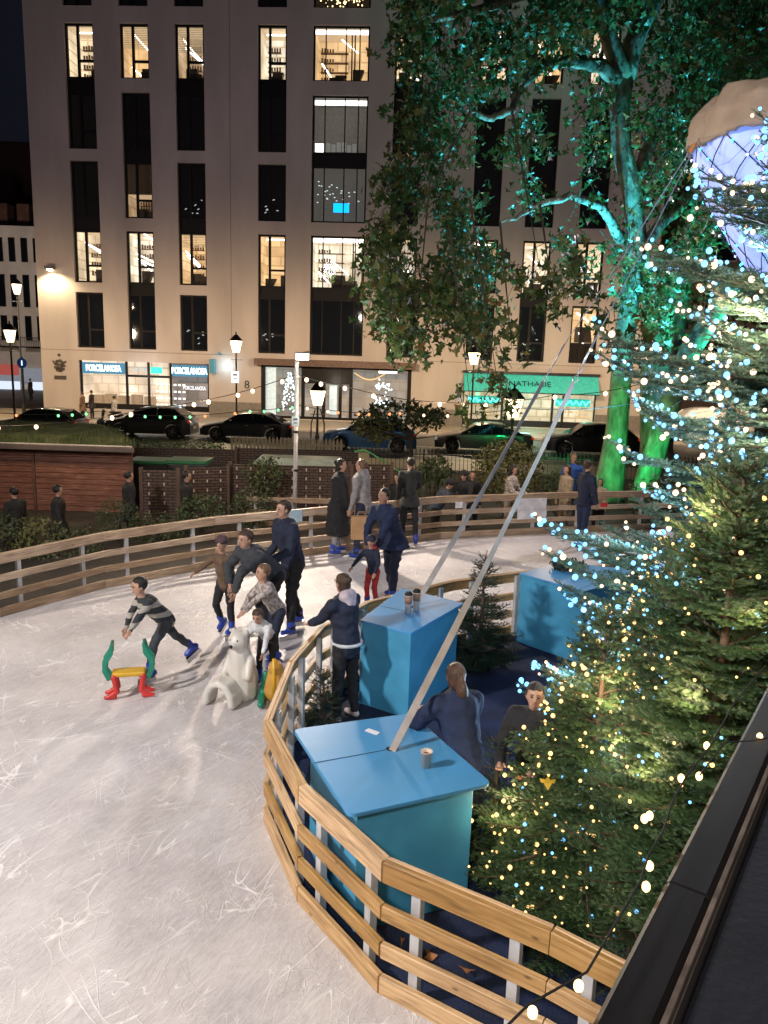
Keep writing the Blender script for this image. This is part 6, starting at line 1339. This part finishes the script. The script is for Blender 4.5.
# light that the strings really give: lamps among the branches
def glow(base, h, R, n, cols_, pw, seed, zmin=.5):
    r_ = random.Random(seed)
    for i in range(n):
        z = zmin+(h-zmin)*(i+.5)/n; rr = R*(1-z/h)**.8+.12; a = math.atan2(-base.y, -base.x)+r_.uniform(-1.3, 1.3); p = base+Vector((rr*math.cos(a), rr*math.sin(a), z))
        if not outside(p, -.12): continue
        lamp('POINT', p, pw*r_.uniform(.7, 1.3), cols_[i % len(cols_)], size=.09, name='fairy_light_glow')
cw, cc, cg = (1, .84, .62), (.42, .70, 1), (1, .76, .42)
glow(big_base, 5.4, 2.1, 15, (cc, cw, cc), 34, 1, .9); glow(b2_base, 1.8, .8, 5, (cg, cg, cw), 11, 2, .35); glow(b3_base, 3.3, .6, 4, (cg,), 7, 3, 1.6); glow(b4_base, 2.5, .85, 5, (cg, cc, cg), 13, 4, .6)

# ================================================================ PLANE TREE
tr = A(603, 486, 24.5); PYr = 24.5; PT = thing('plane_tree', 'huge plane tree lit green and cyan with branches over the street', 'tree', (tr.x, PYr, gz(PYr)))
pbark = M('plane_bark', (.10, .095, .07), .85, hue=(.36, .34, .25), sc=3.6, bump=1, bsc=4.5, stretch=(1, 1, .45), var=.3)
for nd_ in pbark.node_tree.nodes:
    if nd_.type == 'BUMP': nd_.inputs['Distance'].default_value = .16
def P_(x, y, Y=PYr): return A(x, y, Y)
rpx = lambda px, Y=PYr: px/F*Y
tk = [(606, 495, 20), (610, 470, 16), (616, 430, 13), (622, 380, 12), (627, 330, 11.5), (632, 280, 11), (634, 230, 11), (631, 190, 11), (623, 150, 11), (621, 110, 11), (624, 75, 10)]
b = MB(); P3 = [P_(x, y)+Vector((.05*math.sin(i*1.3), 0, 0)) for i, (x, y, r) in enumerate(tk)]; P3[0].z = gz(PYr)-.1
b.tube(P3, [rpx(r)*.84 for _, _, r in tk], 16)
for k in range(6): a = k*PI/3; q = P3[0]; b.tube([q+Vector((.55*math.cos(a), .5*math.sin(a), -.02)), q+Vector((.3*math.cos(a), .28*math.sin(a), .5)), q+Vector((.1*math.cos(a), .1*math.sin(a), 1.5))], [.1, .12, .08], 6)
b.build('trunk', pbark, PT, smooth=True)
def limb(pts, rs, name='limb'):
    b = MB(); P3 = [P_(x, y, Y) for x, y, Y in pts]
    Q = []; Rr_ = []
    for i in range(len(P3)-1):
        for k in range(4): f = k/4; Q.append(P3[i].lerp(P3[i+1], f)+Vector((noise.noise(P3[i]*3+Vector((k, 0, 0))), noise.noise(P3[i]*2+Vector((0, k, 0))), noise.noise(P3[i]*2.5+Vector((0, 0, k)))))*.06); Rr_.append(rs[i]*(1-f)+rs[i+1]*f)
    Q.append(P3[-1]); Rr_.append(rs[-1]); b.tube(Q, [rpx(r) for r in Rr_], 8); b.build(name, pbark, PT, smooth=True)
limb([(624, 78, 24.5), (612, 45, 24), (600, 10, 23.5), (588, -40, 23)], [9, 8, 7, 5]); limb([(624, 78, 24.5), (634, 40, 24.6), (655, 0, 25), (680, -50, 25.5)], [10, 9, 7, 6])
limb([(618, 80, 24.5), (600, 66, 23.5), (570, 60, 22), (540, 66, 21), (520, 85, 20.3), (512, 110, 20), (490, 118, 19.6), (470, 112, 19)], [7, 6, 5, 4.5, 4, 3, 2.3, 1.5])
limb([(640, 250, 24.6), (660, 225, 24.9), (690, 200, 25.4), (720, 150, 26), (750, 90, 26.5), (775, 60, 27)], [6, 5.5, 5, 4, 3, 2])
limb([(620, 240, 24.3), (600, 205, 23), (570, 196, 21.5), (540, 204, 20.5), (520, 215, 19.5), (500, 222, 19)], [5, 4, 3, 2.2, 1.7, 1]); limb([(588, -30, 23), (540, -10, 21), (480, 10, 19.5), (430, 20, 18.5)], [5, 4, 3, 2])
limb([(632, 190, 24.6), (648, 150, 25), (668, 110, 25.6), (700, 60, 26.5)], [7, 6, 4, 3])
# second, darker trunks behind with green and violet light on them
P2 = thing('plane_tree', 'darker leaning tree behind the big plane tree, violet-blue edge light', 'tree', (P_(662, 480, 27).x, 27, gz(27))); b = MB(); Q = [P_(x, y, 27) for x, y in ((660, 500), (655, 430), (655, 360), (662, 300), (690, 255), (725, 210), (760, 150))]; Q[0].z = gz(27); b.tube(Q, [.62, .5, .48, .45, .3, .25, .15], 12); b.tube([P_(658, 330, 27), P_(646, 280, 27.3), P_(640, 220, 27.5)], [.35, .28, .15], 8); b.build('trunk', pbark, P2, smooth=True)
P4 = thing('plane_tree', 'slanting green lit trunk seen through the towering fir', 'tree', (P_(745, 470, 23).x, 23, gz(23))); b = MB(); Q = [P_(x, y, 23) for x, y in ((664, 420), (690, 350), (712, 318), (735, 280), (770, 240))]; Q2 = [P_(x, y, 23) for x, y in ((640, 500), (664, 420))]; Q2[0].z = gz(23); b.tube(Q2+Q[1:], [.35, .3, .3, .28, .26, .2], 12); b.build('trunk', pbark, P4, smooth=True)
# foliage: clumps of plane leaves hung along sprays
r_ = np.random.RandomState(17)
def inpoly(x, y, poly):
    c_ = False; j = len(poly)-1
    for i in range(len(poly)):
        if (poly[i][1] > y) != (poly[j][1] > y) and x < (poly[j][0]-poly[i][0])*(y-poly[i][1])/(poly[j][1]-poly[i][1])+poly[i][0]: c_ = not c_
        j = i
    return c_
dense = [(388, -60), (396, 20), (420, 70), (380, 105), (372, 150), (384, 190), (366, 235), (372, 290), (395, 330), (430, 325), (470, 318), (500, 290), (540, 262), (590, 262), (640, 300), (668, 340), (700, 330), (700, 250), (790, 240), (830, -60)]
segsT = []; LP = []
def spray(px, py, Y, n, spread, hang, size=.17):
    """a hanging leafy shoot: stem plus leaves"""
    p = A(px, py, Y); pts = [p.copy()]; d = Vector((r_.normal()*.5, r_.normal()*.5, -hang)); 
    for i in range(5): d = (d+Vector((r_.normal()*.3, r_.normal()*.3, -.15))).normalized(); pts.append(pts[-1]+d*spread/5)
    segsT.append(pts)
    for i in range(n):
        f = r_.random_sample()*4.999; k = int(f); q = pts[k].lerp(pts[k+1], f-k); LP.append(tuple(q+Vector((r_.normal(), r_.normal(), r_.normal()-.3))*.13*spread))
wood_lines = [([(628, 175), (622, 130), (624, 75)], 17), ([(624, 78), (612, 45), (600, 10)], 12), ([(624, 78), (634, 40), (655, 0)], 13), ([(618, 80), (600, 66), (570, 60), (540, 66), (520, 85), (512, 110), (490, 118), (470, 112)], 8), ([(620, 240), (600, 205), (570, 196), (540, 204)], 6), ([(632, 190), (648, 150), (668, 110)], 9), ([(640, 250), (660, 225), (690, 200)], 7)]
def near_wood(x, y):
    for pl_, w_ in wood_lines:
        for (ax, ay), (bx, by) in zip(pl_, pl_[1:]):
            t_ = max(0, min(1, ((x-ax)*(bx-ax)+(y-ay)*(by-ay))/((bx-ax)**2+(by-ay)**2)))
            if math.hypot(x-ax-t_*(bx-ax), y-ay-t_*(by-ay)) < w_+5: return True
    return False
cnt = 0; tries = 0
while cnt < 1900 and tries < 20000:
    tries += 1; x, y = r_.uniform(360, 830), r_.uniform(-60, 345)
    if not inpoly(x, y, dense): continue
    if near_wood(x, y) and r_.random_sample() < .93: continue
    g = noise.noise(Vector((x/45, y/45, 3)))+.5*noise.noise(Vector((x/18, y/18, 8)))
    thr = -.05 if x > 520 or y < 200 else -.2
    if x > 480 and x < 600 and y > 60: thr = .16
    if g < thr: continue
    Y = 20+5*noise.noise(Vector((x/120, y/120, 1)))+r_.uniform(-2.5, 3.5) if x < 600 else r_.uniform(20, 28)
    spray(x, y, Y, 11, .9, .5, .17); cnt += 1
for (xa, ya, xb, yb, n_) in ((410, 300, 420, 345, 6), (395, 320, 405, 330, 5), (470, 330, 500, 392, 10), (500, 300, 520, 345, 8), (455, 385, 470, 412, 5), (495, 370, 512, 405, 7), (505, 250, 560, 300, 14), (540, 265, 556, 282, 5), (560, 300, 580, 240, 5), (640, 320, 660, 345, 8), (380, 250, 392, 310, 12), (455, 290, 500, 345, 10), (580, 255, 600, 300, 7), (600, 300, 625, 345, 9)):
    for k in range(n_): f = k/max(1, n_-1); spray(xa+(xb-xa)*f+r_.normal()*5, ya+(yb-ya)*f+r_.normal()*4, 15.5+r_.uniform(-1, 2), 7, .45, .8, .17)
# twigs for the hanging parts
b = MB()
for pts in segsT: b.tube([pts[0], pts[2], pts[4], pts[5]], [.012, .009, .006, .004], 3, cap=False)
for x0_, y0_, x1_, y1_, Y_ in ((470, 200, 500, 400, 16), (500, 222, 512, 350, 16), (430, 180, 415, 340, 17), (512, 110, 540, 270, 17), (470, 112, 400, 250, 18), (450, 230, 470, 400, 16), (540, 204, 552, 290, 16)):
    a_, c_ = A(x0_, y0_, Y_), A(x1_, y1_, Y_); b.tube([a_.lerp(c_, k/8)+Vector((noise.noise(Vector((k, x0_, 0)))*.3, 0, 0)) for k in range(9)], [.03*(1-k/10) for k in range(9)], 4, cap=False)
b.build('twigs', twig, PT)
leaf_m, n, bs = nt('plane_leaf'); L = n.links
gi = n.nodes.new('ShaderNodeNewGeometry'); cr = n.nodes.new('ShaderNodeValToRGB'); e = cr.color_ramp.elements; e[0].color = (.028, .055, .014, 1); e[1].color = (.15, .10, .03, 1); q = e.new(.55); q.color = (.045, .09, .022, 1); q = e.new(.85); q.color = (.10, .115, .03, 1)
L.new(gi.outputs['Random Per Island'], cr.inputs[0]); L.new(cr.outputs[0], bs.inputs['Base Color']); bs.inputs['Roughness'].default_value = .42
tl = n.nodes.new('ShaderNodeBsdfTranslucent'); L.new(cr.outputs[0], tl.inputs[0]); ms = n.nodes.new('ShaderNodeMixShader'); ms.inputs[0].default_value = .3; out = n.nodes['Material Output']; L.new(bs.outputs[0], ms.inputs[1]); L.new(tl.outputs[0], ms.inputs[2]); L.new(ms.outputs[0], out.inputs[0])
b = MB(); b.v, b.f = leaves(np.array(LP), .175, r_, True); b.mi = [0]*len(b.f); b.uv = [None]*len(b.f); b.build('crown', leaf_m, PT); print('LEAVES', len(LP))
# ivy / leaves low on the trunk side and back foliage at right
def bgtree(px, py, Y, rr, n_, label, seed, size=.2):
    p = A(px, py, Y); t = thing('background_tree', label, 'tree', (p.x, Y, gz(Y)), 'trees behind the big fir'); b = MB(); b.tube([(p.x, Y, gz(Y)), (p.x+.1, Y, p.z)], [.3, .12], 8)
    for k in range(7): b.tube([(p.x, Y, p.z-rr[2]*.4), p+Vector((rnd.uniform(-1, 1)*rr[0]*.8, rnd.uniform(-1, 1)*rr[1]*.6, rnd.uniform(-.2, .8)*rr[2]))], [.1, .02], 5)
    b.build('trunk', pbark, t); foliage('crown', p, rr, n_, size, leaf_m, t, seed)
bgtree(705, 60, 30, (4.2, 2.5, 5.5), 7000, 'leafy tree filling the dark behind the wrapped cone', 31, .22)
bgtree(740, 330, 31, (2.6, 2, 2.6), 2200, 'lower leafy tree right of the leaning trunk', 32, .22)
# little tree by the blue car
p = A(402, 428, 29); t = thing('small_tree', 'small spreading tree in front of the blue crossover', 'tree', (p.x, 29, gz(29))); b = MB(); b.tube([(p.x+.4, 29, gz(29)), (p.x+.35, 29, p.z-.4), (p.x+.1, 29, p.z+.2)], [.09, .07, .03], 8)
for k in range(12): b.tube([(p.x+.35, 29, p.z-.4), p+Vector((rnd.uniform(-1.8, 1.6), rnd.uniform(-.5, .5), rnd.uniform(-.6, .8)))], [.035, .01], 5)
b.build('trunk', twig, t)
for k, (dx, dz, rx_, rz_, n_) in enumerate(((0, .55, 1.5, .45, 900), (-1.1, .1, .8, .5, 420), (.9, .35, .7, .4, 300), (-.9, -.35, .5, .25, 120))): foliage('crown', p+Vector((dx, 0, dz)), (rx_, .8, rz_), n_, .16, bush2 if k % 2 else bush, t, 40+k)
# ================================================================ LIGHT (lamps of the square, added fills)
# rink floodlights on masts round the ice
lamp('SPOT', (-9, 1, 8.0), 5300, (1, .91, .86), (-1.5, 8, 0), size=.35, spot=110, blend=.8, name='rink_flood')
lamp('SPOT', (-1.5, -4.0, 7.5), 1700, (1, .93, .88), (0, 7.5, 0), size=.35, spot=95, blend=.8, name='rink_flood')
lamp('SPOT', (10, 21, 8.5), 3800, (.93, .88, 1), (-1, 12, 0), size=.35, spot=110, blend=.8, name='rink_flood')
lamp('SPOT', (pt.x+.13, PY-.25, pt.z-.15), 1500, (1, .84, .68), (0, 8, 0), size=.12, spot=130, blend=.8, name='pole_flood')
# unseen fill spots added to brighten the facades, no fixtures modelled
for x in (-32, -22, -12, -2, 8, 18): lamp('SPOT', (x, 42, 4.6), 2900, (1, .73, .47), (x, 50, 0), size=.4, spot=150, blend=.9, name='street_fill')  # added warm fill on the lower facade
for x in (-24, -8, 8, 22): lamp('SPOT', (x, 30.5, 11.), 1750, (.86, .72, .84), (x*.95, 52, 19), size=.6, spot=105, blend=.9, name='facade_fill')  # added lilac fill on the upper facade, placed behind the crown
lamp('SPOT', (-34, 60, 9), 2800, (1, .8, .65), (-36, 78, 4), size=.4, spot=130, blend=.9, name='side_street_fill')  # added fill on the white terrace, no fixture there
# coloured tree uplights
lamp('SPOT', (tr.x-.8, PYr-4.6, -.2), 1200, (.0, 1, .24), (tr.x-.1, PYr, 1.9), size=.1, spot=64, blend=.7, name='green_uplight')
lamp('SPOT', (tr.x+1.8, PYr-4.5, -.2), 150, (.0, 1, .28), (tr.x+.3, PYr, 2.0), size=.1, spot=34, blend=.7, name='green_uplight')
lamp('SPOT', (5.4, 21.8, .2), 15000, (.08, .72, 1), (5.2, 21.0, 9.5), size=.15, spot=80, blend=.9, name='cyan_uplight')
lamp('SPOT', (tr.x-1.4, PYr-3.9, .0), 5000, (.05, .72, 1), (tr.x+.2, PYr, 11), size=.15, spot=64, blend=.8, name='cyan_uplight')
lamp('SPOT', (tr.x+3.5, PYr-3.8, .0), 9000, (.05, 1, .65), (tr.x+3.8, PYr+3, 10), size=.15, spot=60, blend=.8, name='cyan_uplight')
lamp('SPOT', (tr.x+2.0, PYr-2, -.3), 900, (.15, .2, 1), (tr.x+2.8, PYr+2.5, 5), size=.1, spot=40, blend=.7, name='violet_uplight')
lamp('SPOT', (tr.x-8, PYr-9, 1.0), 900, (.6, .85, .7), (tr.x-7.5, PYr-5, 9), size=.3, spot=75, blend=.9, name='soft_uplight')
lamp('POINT', (c.x, cY-1.6, zm-.8), 50, (.2, .35, 1), size=.2, name='cone_glow')
# view
S.view_settings.view_transform = 'Standard'; S.view_settings.look = 'None'; S.view_settings.exposure = .2; S.view_settings.gamma = 1
cy_ = S.cycles; cy_.use_denoising = True; cy_.max_bounces = 5; cy_.diffuse_bounces = 2; cy_.glossy_bounces = 3; cy_.transmission_bounces = 3; cy_.transparent_max_bounces = 12; cy_.sample_clamp_indirect = 4; cy_.sample_clamp_direct = 0; cy_.caustics_reflective = False; cy_.caustics_refractive = False
try: cy_.denoiser = 'OPENIMAGEDENOISE'
except Exception: pass

bpy.data.scenes.remove(TMP)
